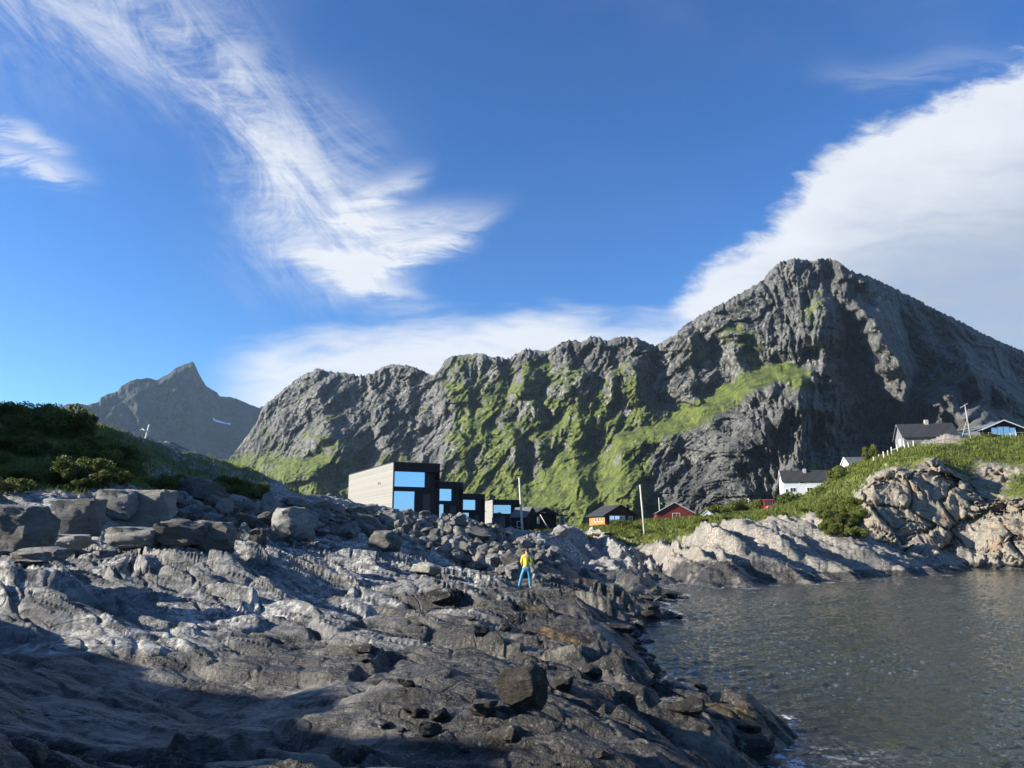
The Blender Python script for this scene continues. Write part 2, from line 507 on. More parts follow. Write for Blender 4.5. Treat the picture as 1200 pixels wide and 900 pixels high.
col(617, [(900, 8), (850, 10.5), (800, 14), (755, 20), (720, 27), (689, 35, 0, .3), (683, 37, 0, .6), (668, 52), (645, 74), (630, 100, .3)])
Qt(615, 130, 4.0, .4, .3)
Qt(600, 170, 4.6, .5, .3)
col(680, [(900, 8.8), (850, 11.5), (800, 15.5), (755, 21.5), (720, 29), (698, 38), (680, 52), (662, 72), (640, 92)])
Pt(672, 618, 125, .5, .6); Pt(690, 622, 140, .9, .4); Qt(690, 190, 5.4, 1, .3)
col(720, [(900, 9.3), (850, 12.3), (810, 15.5), (775, 20, 0, .6), (752, 23.5, 0, .6), (722, 33), (700, 43), (685, 54), (668, 72), (648, 92)])
Qt(735, 26, -.2, 0, .4); Qt(745, 32, -.3, 0, .4); Qt(760, 23, -.4, 0, .4); Qt(725, 28, .05, 0, .4)
col(770, [(900, 10.3), (850, 13.8, 0, .8), (815, 17.2, 0, .7)])
Qt(770, 20.5, -.15, 0, .4); Qt(775, 27, -.5, 0, .4); Qt(790, 36, -.35, 0, .4)
Pt(765, 702, 46, 0, .8); Pt(795, 692, 53, 0, .6); Qt(815, 54, -.35, 0, .4); Pt(760, 680, 64); Pt(770, 655, 84, 0, 1, .5)
Qt(800, 60, -.2, 0, .5, .3)
col(745, [(665, 76, 0, 1, .4), (640, 100, .5, .8, .6), (622, 130, 1, .5), (612, 170, 1, .4)])
col(830, [(880, 12), (858, 13.3, 0, .9), (838, 15.2, 0, .7)])
Qt(830, 17.5, -.25, 0, .5); Qt(830, 24, -.9, 0, .5); Qt(840, 40, -1.2, 0, .5)
Qt(880, 10.8, .12, 0, .6)
Qt(890, 12.6, -.22, 0, .4); Pt(880, 838, 14.8, 0, .7); Qt(900, 16.2, -.3, 0, .4); Qt(950, 12.5, -.35, 0, .4); Qt(950, 10.8, -.3); Qt(1000, 8.5, -.25); Qt(920, 20, -1.2, 0, .5)
Qt(1000, 14, -1.1, 0, .5); Qt(1100, 12, -1.3, 0, .5); Qt(1250, 12, -1.6, 0, .5); Qt(1100, 9, -.4); Qt(1250, 8, -.5); Qt(1000, 40, -2.2, 0, .5); Qt(1200, 40, -2.6, 0, .5); Qt(1200, 70, -2.5, 0, .5); Qt(1400, 30, -3, 0, .5); Qt(1400, 70, -3, 0, .5)
# the ground right under the camera
for px in (0, 300, 600, 900, 1200):
    Qt(px, 3.2, 1.85 - .0004 * px, 0, .5); Qt(px, 1.2, 1.9, 0, .3)
Qt(900, 6, .85); Qt(900, 9, .35); Qt(1200, 5.5, .0); Qt(700, 6, 1.4); Qt(0, 4.8, 1.8); Qt(400, 5, 1.75)
# middle promontory
Qt(822, 56, -.2, 0, .6, .5); Qt(900, 55, -.7, 0, .6); Qt(1000, 61, -.8, 0, .6); Qt(1060, 67, -.8, 0, .6); Qt(1110, 74, -.7, 0, .6)
col(815, [(688, 58.5, 0, .8, .7), (662, 64, 0, 1, .7), (640, 70, 0, 1, .6), (627, 79, .35, 1, .3)])
col(860, [(687, 58.5, 0, .8, .4), (660, 63, 0, 1.2, .3), (632, 69, 0, 1.2), (618, 76, .1, 1), (613, 84, .6, .6)])
col(910, [(684.5, 61, 0, .8, .3), (660, 66, 0, 1.3), (632, 73, 0, 1.3), (615, 80, 0, 1.1), (607, 90, .8, .6), (602, 120, 1, .4)])
col(960, [(681.5, 64, 0, .8, .3), (660, 69, 0, 1.3), (635, 77, 0, 1.3), (616, 85, 0, 1.1, .2), (606, 97, .9, .6), (596, 125, 1, .4)])
col(1010, [(678.5, 67.5, 0, .8, .2), (660, 73, 0, 1.3), (640, 81, 0, 1.2), (625, 87, 0, 1), (615, 93, .8, .6)])
col(1060, [(674.5, 74, 0, .8, .2), (660, 79, 0, 1.2), (645, 86, 0, 1)])
col(1110, [(669.5, 83, 0, .8, .2), (660, 87, 0, 1), (652, 91.5)])
Pt(1150, 663.5, 93, 0, .7, .2)
# right headland: cliff, shelf, turf top
Qt(1175, 88, -.5, 0, .7, .8); Qt(1250, 84, -.5, 0, .7, .8); Qt(1350, 82, -1, 0, .6, .8); Qt(1300, 70, -2.5, 0, .5)
col(1020, [(640, 95, .3, .8, .5), (600, 98.5, .2, 1.5, 1), (570, 102, .1, 1.2, 1), (556, 112, .9, .6)])
col(1060, [(640, 95, 0, .9, .8), (600, 98.5, 0, 1.6, 1), (565, 101, 0, 1.5, 1), (549, 105, .5, .8, .8), (535, 120, 1, .4, .3)])
col(1110, [(645, 96, 0, 1, .9), (610, 99, .1, 1.6, 1), (575, 101.5, 0, 1.6, 1), (553, 104.5, .2, 1.1, 1), (543, 112, .9, .5, .3), (526, 128, .7, .8, .6), (514, 142, .2, .8, .5)])
col(1160, [(664, 90, 0, 1, 1), (640, 93.5, 0, 1.4, 1), (615, 97, .2, 1.3, 1), (600, 100, .1, 1.5, 1), (578, 104, .5, 1, .8), (566, 108, .4, 1.2, .9), (548, 112, .3, 1, .9), (538, 120, 1, .4, .3), (520, 135, 1, .4, .2), (514, 150, 1, .4)])
col(1220, [(665, 88, 0, 1, 1), (640, 91, 0, 1.4, 1), (600, 97, .1, 1.5, 1), (575, 101, .9, .8, .7), (562, 105, .9, 1, .7), (545, 109, .5, 1, .9), (533, 118, 1, .4, .3), (514, 140, 1, .4, .2), (512, 152, 1, .4)])
col(1330, [(665, 84, 0, 1, 1), (600, 92, .1, 1.5, 1), (545, 103, .5, 1, .9), (515, 130, 1, .4, .3)])
col(985, [(628, 96, .9, .6), (600, 112, 1, .5), (570, 132, 1, .5, .2), (553, 165, 1, .4)])
col(1000, [(548, 170, 1, .4)])
col(940, [(592, 150, 1, .4), (588, 190, 1, .4), (586, 225, 1, .4)])
col(1050, [(531, 150, 1, .4, .3)])
Qt(1080, 175, 21.5, 1, .3); Qt(1180, 180, 22, 1, .3); Qt(1100, 260, 20, 1, .4); Qt(1300, 200, 22, 1, .4)
col(880, [(604, 110, 1, .4), (603, 140, 1, .4), (600, 180, 1, .4)])
col(800, [(618, 100, 1, .6, .2), (613, 140, 1, .4), (610, 195, 1, .4)])
for px, z in ((250, 12), (450, 9), (600, 7), (700, 9), (800, 11), (900, 17), (1000, 22), (1150, 26), (1300, 28), (100, 14), (-100, 14)):
    Qt(px, 330, z, 1, .5); Qt(px, 600, z, 1, .5)
# land left of and behind the view; left heights shaped to shade shore and slope
for az, r_, z, g in ((-42, 8, 2.4, 0), (-42, 14, 2.8, 0), (-42, 22, 3.1, 0), (-44, 34, 5.5, .8), (-39.5, 46, 11.5, 1), (-39, 60, 16, 1), (-45, 50, 12, 1), (-47, 64, 16.5, 1), (-50, 80, 19, 1), (-60, 55, 11, 1), (-56, 10, 4.0, 0), (-62, 18, 6.3, 0), (-66, 14, 5.8, 0), (-50, 20, 3.7, 0), (-46, 22, 3.2, 0), (-55, 18, 4.6, 0), (-50, 42, 7.2, .6), (-58, 30, 4.6, .6), (-75, 8, 4.2, 0), (-80, 14, 6.5, .3),
                     (-85, 28, 10, 1), (-100, 12, 6.5, .3), (-110, 25, 9, 1), (-130, 10, 4.2, 0), (-150, 20, 5, .5), (-175, 8, 2.4, 0), (-175, 25, 3.5, .5), (-60, 100, 20, 1), (-90, 100, 14, 1), (-140, 100, 12, 1), (170, 80, 6, 1), (140, 20, -.5, 0), (120, 8, .4, 0),
                     (140, 8, 1.0, 0), (90, 8, -.3, 0), (90, 20, -2.5, 0), (60, 10, -.8, 0), (60, 25, -3, 0), (60, 80, -3, 0), (100, 80, -4, 0), (140, 80, -2, 0), (50, 130, 10, .8), (70, 160, -3, 0),
                     (-60, 330, 16, 1), (-60, 600, 20, 1), (-100, 330, 14, 1), (-150, 330, 12, 1), (170, 330, 4, 1), (120, 330, -6, 0), (80, 330, -6, 0), (55, 330, 25, 1), (55, 600, 25, 1), (100, 600, -6, 0), (-120, 600, 14, 1), (160, 600, -2, 0)):
    CP.append(('az', az, r_, z, g))
cps = []
for c_ in CP:
    if c_[0] == 'az':
        cps.append((R(c_[1]), math.log(c_[2]), c_[3], c_[4], 1.0, 0.))
    else:
        a, Y, z, g, am, w = c_
        cps.append((math.atan(a), math.log(Y * math.hypot(1, a)), z, g, am, w))
cps = np.array(cps, float)
AZS = 2.3         # azimuth is weighted against log-distance


def rbf_fit(q, vals, eps, lam):
    d = np.sqrt(((q[:, None] - q[None]) ** 2).sum(-1) + eps * eps)
    n = len(q)
    M = np.zeros((n + 3, n + 3)); M[:n, :n] = -d + lam * np.eye(n)
    Pm = np.c_[np.ones(n), q]; M[:n, n:] = Pm; M[n:, :n] = Pm.T
    rhs = np.zeros((n + 3, vals.shape[1])); rhs[:n] = vals
    return np.linalg.solve(M, rhs)


qpts = np.c_[cps[:, 0] * AZS, cps[:, 1]]
# copy across the +-180 seam
seam = np.abs(cps[:, 0]) > R(120)
q2 = cps[seam].copy(); q2[:, 0] -= np.sign(q2[:, 0]) * 2 * math.pi
allc = np.r_[cps, q2]
qpts = np.c_[allc[:, 0] * AZS, allc[:, 1]]
vals = np.c_[np.arcsinh(allc[:, 2] / 2.0), allc[:, 3:6]]
wz = rbf_fit(qpts, vals, .035, 1e-4)


def rbf_eval(az, lr):
    q = np.c_[az.ravel() * AZS, lr.ravel()]
    out = np.zeros((len(q), 4))
    for i in range(0, len(q), 20000):
        s = q[i:i + 20000]
        d = np.sqrt(((s[:, None] - qpts[None]) ** 2).sum(-1) + .035 ** 2)
        out[i:i + 20000] = -d @ wz[:len(qpts)] + np.c_[np.ones(len(s)), s] @ wz[len(qpts):]
    return out.reshape(az.shape + (4,))


NAZ, NR = 1420, 1060
fine_az = np.linspace(R(-37), R(38), 1300)
rest = np.linspace(R(38), R(360 - 37), NAZ - 1300 + 2)[1:-1]
AZ = np.r_[fine_az, rest]
AZw = np.where(AZ > math.pi, AZ - 2 * math.pi, AZ)
order = np.argsort(AZw); AZ = AZw[order]
LR = np.r_[np.linspace(math.log(.6), math.log(4.5), 50), np.linspace(math.log(4.5), math.log(97), 720)[1:], np.linspace(math.log(97), math.log(136), 280)[1:], np.linspace(math.log(136), math.log(240), 90)[1:], np.linspace(math.log(240), math.log(620), 40)[1:]]
NR = len(LR); NAZ = len(AZ)
# coarse evaluation, then bilinear
ca = np.linspace(-math.pi, math.pi, 721); cl = np.linspace(LR[0], LR[-1], 260)
cf = rbf_eval(*np.meshgrid(ca, cl))


def bil(F_, xs, ys, x, y):
    fx = np.clip((x - xs[0]) / (xs[-1] - xs[0]) * (len(xs) - 1), 0, len(xs) - 1.001)
    fy = np.clip((y - ys[0]) / (ys[-1] - ys[0]) * (len(ys) - 1), 0, len(ys) - 1.001)
    i = fx.astype(int); j = fy.astype(int); u = (fx - i); v = (fy - j)
    if F_.ndim == 3: u = u[..., None]; v = v[..., None]
    return (F_[j, i] * (1 - u) + F_[j, i + 1] * u) * (1 - v) + (F_[j + 1, i] * (1 - u) + F_[j + 1, i + 1] * u) * v


GA, GL = np.meshgrid(AZ, LR)
base = bil(cf, ca, cl, GA, GL)
Z0 = np.sinh(base[..., 0]) * 2.0
GR = np.clip(base[..., 1], 0, 1.1).astype(np.float32); AM = np.clip(base[..., 2], .12, 2.0).astype(np.float32); WM = np.clip(base[..., 3], 0, 1).astype(np.float32)
RR = np.exp(GL); AM = np.where((RR > 9) & (RR < 60), np.maximum(AM, .65), AM); X = RR * np.sin(GA); Y = RR * np.cos(GA)
PX = 600 + F * np.tan(np.clip(GA, -1.3, 1.3))
WM = np.maximum(WM, .5 * sstep(56, 62, RR) * sstep(740, 800, PX)).astype(np.float32)

# --- broken, foliated bedrock relief
w1 = fbm(X / 7, Y / 7, 3, 5) * 1.6; w2 = fbm(X / 2.2, Y / 2.2, 3, 9) * .5
sx, sy = .88, -.47                      # strike of the foliation on the near shore
ua = X * sx + Y * sy; va = -X * sy + Y * sx
rel = 0
near = 1 - sstep(38, 60, RR)            # near shore versus the far promontory
big = .62 * ridged(ua / 12 + w1 * .10, va / 4.2 + w1 * .18, 3, 21, .42)
q = va * .55 + Z0 * 1.0 + w1 * .55 + w2 * .10
led = 0
for T, A_, sd_ in ((1.9, .27, 3), (.62, .11, 4), (.21, .036, 8)):
    ph = (q + .35 * T * perlin(ua / (9 * T), va / (3 * T), sd_)) / T
    fr = ph - np.floor(ph)
    led = led + A_ * (np.where(fr < .70, fr / .70, (1 - fr) / .30) - .5) * (.35 + .9 * sstep(-.25, .35, fbm(X / (6 * T), Y / (6 * T), 2, 31 + sd_)))
f1, e1 = facet(ua / 3.4 + w2 * .25, va / 1.3 + w2 * .2, 41); f2, e2 = facet(ua / 1.3 + w2 * .4, va / .5 + w2 * .3, 43)
f3, e3 = facet(ua / .45 + w2 * .5, va / .2 + w2 * .4, 47)
blk = .62 * ((f1 + .5) * sstep(0, .12, e1) - .4) + .28 * ((f2 + .5) * sstep(0, .14, e2) - .4) + .045 * ((f3 + .5) * sstep(0, .3, e3) - .4)
led = led * (1 - .45 * sstep(22, 34, RR))
f5, e5 = facet(ua / .75 + w2 * .6, va / .36 + w2 * .5, 53)
blk = blk + .17 * ((f5 + .5) * sstep(0, .16, e5) - .4) * sstep(22, 12, RR)
fine_ = .07 * fbm(ua * .9, va * 1.6, 5, 51, .55)
rel_near = big + led + blk * (.55 + .45 * sstep(6, 17, RR)) * (.35 + .75 * sstep(-.15, .4, fbm(X / 8, Y / 8, 3, 61))) + fine_
# promontory: beds dipping to the right
qp = Z0 + .62 * X - .10 * Y + 1.1 * fbm(X / 11, Y / 11, 2, 71)
ledp = 0
for T, A_, sd_ in ((3.6, 2.3, 3), (1.5, .8, 4), (.6, .25, 6)):
    ph = (qp + .5 * T * perlin(X / (4 * T), Y / (4 * T), sd_ + 80)) / T
    fr = ph - np.floor(ph)
    ledp = ledp + A_ * (np.where(fr < .72, 1 - fr / .72, (fr - .72) / .28) - .5) * (.4 + .8 * sstep(-.3, .3, fbm(X / (4 * T), Y / (4 * T), 2, 90 + sd_)))
g1, h1 = facet(X / 4.2 + w1 * .2, Y / 3.2, 141, 1.1); g2, h2 = facet(X / 1.7 + w2, Y / 1.3 + w2, 143, 1.1); g3, h3 = facet(X / .6 + w2, Y / .5, 147)
blkp = 1.3 * ((g1 + .5) * sstep(0, .2, h1) - .4) + .55 * ((g2 + .5) * sstep(0, .22, h2) - .4) + .2 * ((g3 + .5) * sstep(0, .3, h3) - .4)
head = sstep(.35, .8, WM) * sstep(88, 94, RR)
rel_far = ledp * (1 - .75 * head) + blkp * (.20 + 1.0 * head) + .25 * fbm(X / 1.5, Y / 1.5, 4, 151)
rel_near = rel_near * (1 - .25 * sstep(.12, .3, GA) * near)
rel = rel_near * near + rel_far * (1 - near)
turf = sstep(.35, .75, GR)
rel = rel * (1 - .7 * head)
rel = rel * AM * (1 - .72 * turf) + turf * (.35 * fbm(X / 3.5, Y / 3.5, 4, 161) + .10 * fbm(X * 1.1, Y * 1.1, 3, 163)) * np.clip(RR / 40, .3, 2.2)
rel = rel * sstep(.9, 5, RR) * np.where(RR > 200, .6, 1)
under = sstep(.4, -1.2, Z0)
ZT = Z0 + rel * (1 - .55 * under)
# a flat stance for the walker
wx, wy = at(617, 689, 35).x, 35
ds = np.hypot(X - wx, np.where(Y < wy, (Y - wy) * .28, Y - wy))
k_ = 1 - sstep(.5, 1.3, ds)
zw = at(617, 689.5, 35).z
ZT = ZT * (1 - k_) + (zw + .04 * fbm(X * 3, Y * 3, 3, 5)) * k_
# slope for turf
dzr = np.gradient(ZT, axis=0) / np.maximum(np.gradient(RR, axis=0), 1e-4)
dza = np.gradient(ZT, axis=1) / np.maximum(RR * np.gradient(GA, axis=1), 1e-4)
slope = np.hypot(dzr, dza)
grass = GR * (1 - .75 * sstep(.9, 1.8, slope)) + .12 * (f1 * near)
tide_shade = sstep(2.1, 1.3, -1.5 * sstep(14, 9, RR) +  ZT + .35 * fbm(X / 3, Y / 3, 3, 171)) * sstep(75, 60, RR) + sstep(1.0, .25, ZT) * sstep(60, 75, RR) * .75  # belt widened close to the camera, painting the foreground shadow darker
weedm = np.zeros_like(ZT)
for px, py, Yd, rx, ry, am in ((648, 765, 20.5, 1.6, 1.3, 1.),  (625, 740, 23, 1.2, .8, .6), (800, 692, 50, 3, 3, .7), (858, 842, 14.3, .9, .6, .75), (700, 752, 23.5, 1.3, .8, .55)):
    c0 = at(px, py, Yd)
    weedm = np.maximum(weedm, am * np.exp(-((X - c0.x) / rx) ** 2 - ((Y - c0.y) / ry) ** 2))
weedm = np.maximum(weedm, sstep(.22, -.3, ZT) * .75)
# steep rock of the headland: blocks and joints pushed out of the face sideways
ta = GA * 118; zz = ZT
b1, j1 = facet(ta / 4.6 + w1 * .15 + zz * .10, zz / 4.0 + .35 * w2, 341, 1.2); b2, j2 = facet(ta / 1.7 + w2 * .5 + zz * .12, zz / 1.6, 343, 1.1); b3, j3 = facet(ta / .6, zz / .6 + w2, 347)
rdisp = (1.5 * b1 - .9 * (1 - sstep(0, .10, j1)) + .36 * b2 - .18 * (1 - sstep(0, .12, j2)) + .08 * b3 + .35 * fbm(ta / 2, zz / 2, 4, 349))
rdisp = rdisp * head * (1 - .6 * turf) * sstep(.5, 1.2, slope)
XD = X - rdisp * np.sin(GA); YD = Y - rdisp * np.cos(GA)
co = np.stack([XD, YD, ZT], -1)
land = grid_mesh('terrain', co, m_land, {'grass': grass, 'tide_shade': tide_shade, 'weed': weedm, 'warm': WM}, wrap=True)
tag(land, 'grey foliated bedrock shore rising from the water to grassy slopes', 'terrain', kind='structure')


def ground(x, y):
    a = math.atan2(x, y); l = math.log(max(math.hypot(x, y), .61))
    i = int(np.clip(np.searchsorted(AZ, a), 1, NAZ - 1)); j = int(np.clip(np.searchsorted(LR, l), 1, NR - 1))
    u = (a - AZ[i - 1]) / (AZ[i] - AZ[i - 1]); v = (l - LR[j - 1]) / (LR[j] - LR[j - 1])
    u = min(max(u, 0), 1); v = min(max(v, 0), 1)
    return float((ZT[j - 1, i - 1] * (1 - u) + ZT[j - 1, i] * u) * (1 - v) + (ZT[j, i - 1] * (1 - u) + ZT[j, i] * u) * v)


def hit(px, py, rmin=5.0, rmax=420.0):
    """first point of the land on the sight line of a photo pixel"""
    k, kk = float(kz(py)), float(kx(px, py))
    a = math.atan(kk)
    i = int(np.clip(np.searchsorted(AZ, a), 1, NAZ - 1))
    Ys = RR[:, i] * math.cos(a)
    zr = CAM_Z + k * Ys
    okm = np.nonzero((ZT[:, i] >= zr) & (RR[:, i] > rmin) & (RR[:, i] < rmax))[0]
    if len(okm) == 0: return None
    j = okm[0]
    return Vector((kk * Ys[j], Ys[j], float(ZT[j, i])))


# ------------------------------------------------------------------ water
m_water, t, b = material('sea_water')
p = t.pos()
out = [n for n in m_water.node_tree.nodes if n.type == 'OUTPUT_MATERIAL'][0]
m_water.node_tree.nodes.remove(b)
n1 = t.noise(t.mapping(p, (1.0, 1.6, 1), (0, 0, R(12))), 2.6, 5, .62, .3)
n2 = t.noise(t.mapping(p, (1.0, 1.5, 1), (0, 0, R(-20))), 9.0, 3, .6, .2)
hh = t.m('ADD', n1, t.m('MULTIPLY', n2, .22))
nrm = t.bump(hh, .75, .06)
gl = t.new('ShaderNodeBsdfGlossy'); gl.inputs['Roughness'].default_value = .03; gl.inputs['Color'].default_value = (1, 1, 1, 1)
t.l.new(nrm, gl.inputs['Normal'])
tr = t.new('ShaderNodeBsdfTransparent'); tr.inputs['Color'].default_value = (.34, .46, .36, 1)
df = t.new('ShaderNodeBsdfDiffuse'); df.inputs['Color'].default_value = (.026, .034, .020, 1); t.l.new(nrm, df.inputs['Normal'])
body = t.new('ShaderNodeMixShader'); t.put(body.inputs[0], t.ss(t.attr('depth'), 0., 1.6, .04, .72))
t.l.new(tr.outputs[0], body.inputs[1]); t.l.new(df.outputs[0], body.inputs[2])
fr = t.new('ShaderNodeFresnel'); fr.inputs['IOR'].default_value = 1.34; t.l.new(nrm, fr.inputs['Normal'])
mx = t.new('ShaderNodeMixShader'); t.l.new(fr.outputs[0], mx.inputs[0]); t.l.new(body.outputs[0], mx.inputs[1]); t.l.new(gl.outputs[0], mx.inputs[2])
fo = t.new('ShaderNodeBsdfDiffuse'); fo.inputs['Color'].default_value = (.62, .64, .64, 1)
fn_ = t.noise(t.mapping(p, (1, 1, 1)), 5.5, 6, .7, 1.2)
mf = t.new('ShaderNodeMixShader'); t.put(mf.inputs[0], t.m('MULTIPLY', t.attr('foam'), t.ss(fn_, .50, .60)))
t.l.new(mx.outputs[0], mf.inputs[1]); t.l.new(fo.outputs[0], mf.inputs[2])
t.l.new(mf.outputs[0], out.inputs['Surface'])

wa = np.r_[np.linspace(R(-4), R(38), 760), np.linspace(R(38), R(356), 90)[1:-1]]
wl = np.r_[np.linspace(math.log(5), math.log(115), 720), np.linspace(math.log(115), math.log(6000), 50)[1:]]
WA, WL = np.meshgrid(wa, wl); WR = np.exp(WL); WX = WR * np.sin(WA); WY = WR * np.cos(WA)
wn_ = fbm(WX / 5, WY / 5, 2, 201) * .8
wz_ = np.zeros_like(WX)
rng = np.random.RandomState(4)
for k in range(26):
    lam = .17 * (1.19 ** (k % 13)) * rng.uniform(.9, 1.1)
    th = R(-84) + rng.normal(0, .5)
    ph = rng.uniform(0, 6.28)
    am = .0072 * lam ** .95
    fade = np.clip(lam / (WR * .009) - .4, 0, 1)
    s_ = np.sin(2 * math.pi / lam * (WX * math.cos(th) + WY * math.sin(th)) + ph + wn_ * 1.4 / lam ** .5)
    wz_ += am * (1 - 2 * np.abs(s_) ** .8 if k % 2 else s_) * fade
wz_ *= .55 + .9 * sstep(-.4, .5, fbm(WX / 6, WY / 6, 3, 207))
_wa = np.where(WA > math.pi, WA - 2 * math.pi, WA)
wi = np.clip(np.searchsorted(AZ, _wa), 1, NAZ - 1); wj = np.clip(np.searchsorted(LR, WL), 1, NR - 1)
wdep = np.where(WR < 600, -ZT[wj, wi], 4.0)
foam = sstep(.28, .02, wdep) * sstep(-.12, .0, wdep) + .3 * np.exp(-((WX - 5.0) / 1.3) ** 2 - ((WY - 13.6) / .8) ** 2)
water = grid_mesh('water', np.stack([WX, WY, wz_], -1), m_water, {'depth': wdep, 'foam': foam}, wrap=True)
tag(water, 'dark green rippled sea water of the cove', 'water', kind='structure')

# ------------------------------------------------------------------ mountains


def mountain(name, mat, crest, rc, rb, pyb, lines, px0, px1, step, rows, seed, amp, ledges=(), jag=1.6, sc=1.0, mode='near'):
    cols = np.arange(px0, px1, step)
    cx, cy = zip(*crest)
    cr = np.interp(cols, cx, cy)
    cr = cr - jag * (ridged(cols / 9, cols * 0 + seed, 4, seed, .6) - .2) - .6 * jag * perlin(cols / 2.1, cols * 0, seed + 3)
    Rc = np.interp(cols, *zip(*rc)); Rb = np.interp(cols, *zip(*rb))
    tt = np.linspace(0, 1, rows)[:, None]
    py = cr[None] + (pyb - cr[None]) * tt
    px = np.broadcast_to(cols[None], py.shape)
    prof = np.interp(tt, [0, .12, .35, .6, .8, 1], [0, .06, .26, .55, .80, 1])
    r = Rc[None] + (Rb - Rc)[None] * prof
    # distortion so that spurs wander
    wx_ = fbm(px / 70, py / 60, 4, seed + 1) * 30 + fbm(px / 14, py / 14, 3, seed + 2) * 4
    wx_ = wx_ * (1 - .65 * sstep(930, 990, px))
    if lines:
        pr = np.zeros_like(py)
        for j in range(rows):
            pass
        lv = np.zeros((len(lines),) + py.shape, np.float32)
        # piecewise-linear cross-section along every row of constant py
        pys = np.arange(int(cr.min()) - 4, int(pyb) + 4)
        tab = np.zeros((len(pys), len(cols)))
        for k, yv in enumerate(pys):
            xs, vs = [], []
            for ln in lines:
                pp, am = ln
                yy = [q_[1] for q_ in pp]; xx = [q_[0] for q_ in pp]
                xv = np.interp(yv, yy, xx)
                av = am if np.isscalar(am) else np.interp(yv, yy, am)
                xs.append(xv); vs.append(av)
            o_ = np.argsort(xs); xs = np.array(xs)[o_]; vs = np.array(vs)[o_]
            tab[k] = np.interp(cols, xs, vs)
        ii = np.clip((px + wx_ - px0) / step, 0, len(cols) - 1.001); jj = np.clip(py + .4 * wx_ - pys[0], 0, len(pys) - 1.001)
        i0 = ii.astype(int); j0 = jj.astype(int); fu = ii - i0; fv = jj - j0
        pr = (tab[j0, i0] * (1 - fu) + tab[j0, i0 + 1] * fu) * (1 - fv) + (tab[j0 + 1, i0] * (1 - fu) + tab[j0 + 1, i0 + 1] * fu) * fv
        pr = pr * (.62 + .38 * sstep(790, 930, px)) * (.95 + .9 * fbm(px / 55, py / 45, 3, seed + 41))
        r = r - pr
    G = np.zeros_like(py)
    for (pts, half, push, gval) in ledges:
        xs, ys = zip(*pts)
        cyl = np.interp(px, xs, ys); hw = np.interp(px, xs, half) if not np.isscalar(half) else half
        inr = sstep(xs[0] - 14, xs[0] + 14, px) * sstep(xs[-1] + 14, xs[-1] - 14, px)
        d = (py + wx_ * .6 - cyl) / hw
        G = np.maximum(G, gval * np.exp(-np.abs(d) ** 2.6) * inr)
        # a ledge: the ground below it stands out towards the viewer
        r = r - push * sstep(-1.0, 1.0, d) * inr
    mpp = r / F                                # metres per photo pixel there
    xw = px * mpp.mean(); yw = py * mpp.mean()
    s = 1 / sc
    yw0 = yw; xw = xw + yw * (-.55 * np.tanh((px - 945) / 70))
    fz, ez = facet(xw / (70 * sc) + .02 * wx_, yw / (62 * sc), seed + 20, 1.2)
    gv = ridged(xw / (34 * sc) + .9 * fbm(xw / (50 * sc), yw / (70 * sc), 3, seed + 51), yw / (85 * sc), 7, seed + 52, .60)
    gul = ridged(xw / (70 * sc) + fbm(xw / (90 * sc), yw / (90 * sc), 3, seed + 9) * .9, yw / (120 * sc), 5, seed + 10, .55)
    fa, ea = facet(xw / (27 * sc) + .03 * wx_, yw / (31 * sc), seed + 21, 1.1)
    fb, eb = facet(xw / (10 * sc), yw / (12 * sc), seed + 22, 1.1)
    fc, ec = facet(xw / (4 * sc), yw / (6 * sc), seed + 23)
    fn = fbm(xw / (14 * sc), yw / (14 * sc), 5, seed + 24, .6)
    rough = 1 - .72 * np.clip(G, 0, 1)
    if mode == 'near': rough = rough * (1 - .35 * np.exp(-((px - 1022) / 48) ** 2 - ((py - 400) / 55) ** 2))
    disp = amp * sc * (18 * gul + 25 * gv + 14 * fz + 9 * fa + 4.5 * fb + 2.4 * fc + 4 * fn) * rough
    disp = disp + (_r(_h(np.arange(px.size).reshape(px.shape), np.zeros(px.shape, np.int64), seed + 77)) - .5) * (3.4 * sc * amp * (1 - .35 * np.clip(G, 0, 1)))
    edge = sstep(0, .03, tt) * .75 + .25
    r = r - disp * edge
    k = kz(py); kk = kx(px, py)
    Yv = r
    front_ = np.stack([kk * Yv, Yv, CAM_Z + k * Yv], -1)
    # the far side of the mountain
    back = []
    top = front_[0]
    Hh = top[:, 2]
    for f in (1.0, .8, .55, .3, .1, -.02):
        bk = top.copy(); dist = (1 - f) * Hh / .75
        dirx = top[:, 0] / np.hypot(top[:, 0], top[:, 1]); diry = top[:, 1] / np.hypot(top[:, 0], top[:, 1])
        bk[:, 0] += dirx * (dist + .5); bk[:, 1] += diry * (dist + .5); bk[:, 2] = Hh * f - (1 if f == 1.0 else 0)
        bk[:, 2] += (perlin(bk[:, 0] / 60, bk[:, 1] / 60, seed) * 12 if 0 < f < 1 else 0)
        back.append(bk)
    full = np.concatenate([np.stack(back[::-1]), front_], 0)
    # slope-driven turf
    n_x = np.gradient(front_, axis=1); n_y = np.gradient(front_, axis=0)
    nn = np.cross(n_x, n_y); nn /= np.maximum(np.linalg.norm(nn, axis=-1, keepdims=True), 1e-9)
    nz = np.abs(nn[..., 2])
    sm = nz.copy()
    for _ in range(3):
        sm[1:-1, 1:-1] = (sm[1:-1, 1:-1] * 2 + sm[:-2, 1:-1] + sm[2:, 1:-1] + sm[1:-1, :-2] + sm[1:-1, 2:]) / 6
    low = sstep(.25, .85, tt)
    patch = fbm(px / 60, py / 40, 4, seed + 31)
    g0 = (sstep(.30, .62, sm) * (.38 + .34 * low) + .42 * patch - .05 * (1 - low)) if mode == 'near' else (.35 * sstep(.3, .7, sm) + .35 * low + .3 * patch)
    return full, front_, px, py, G, g0, len(back), r
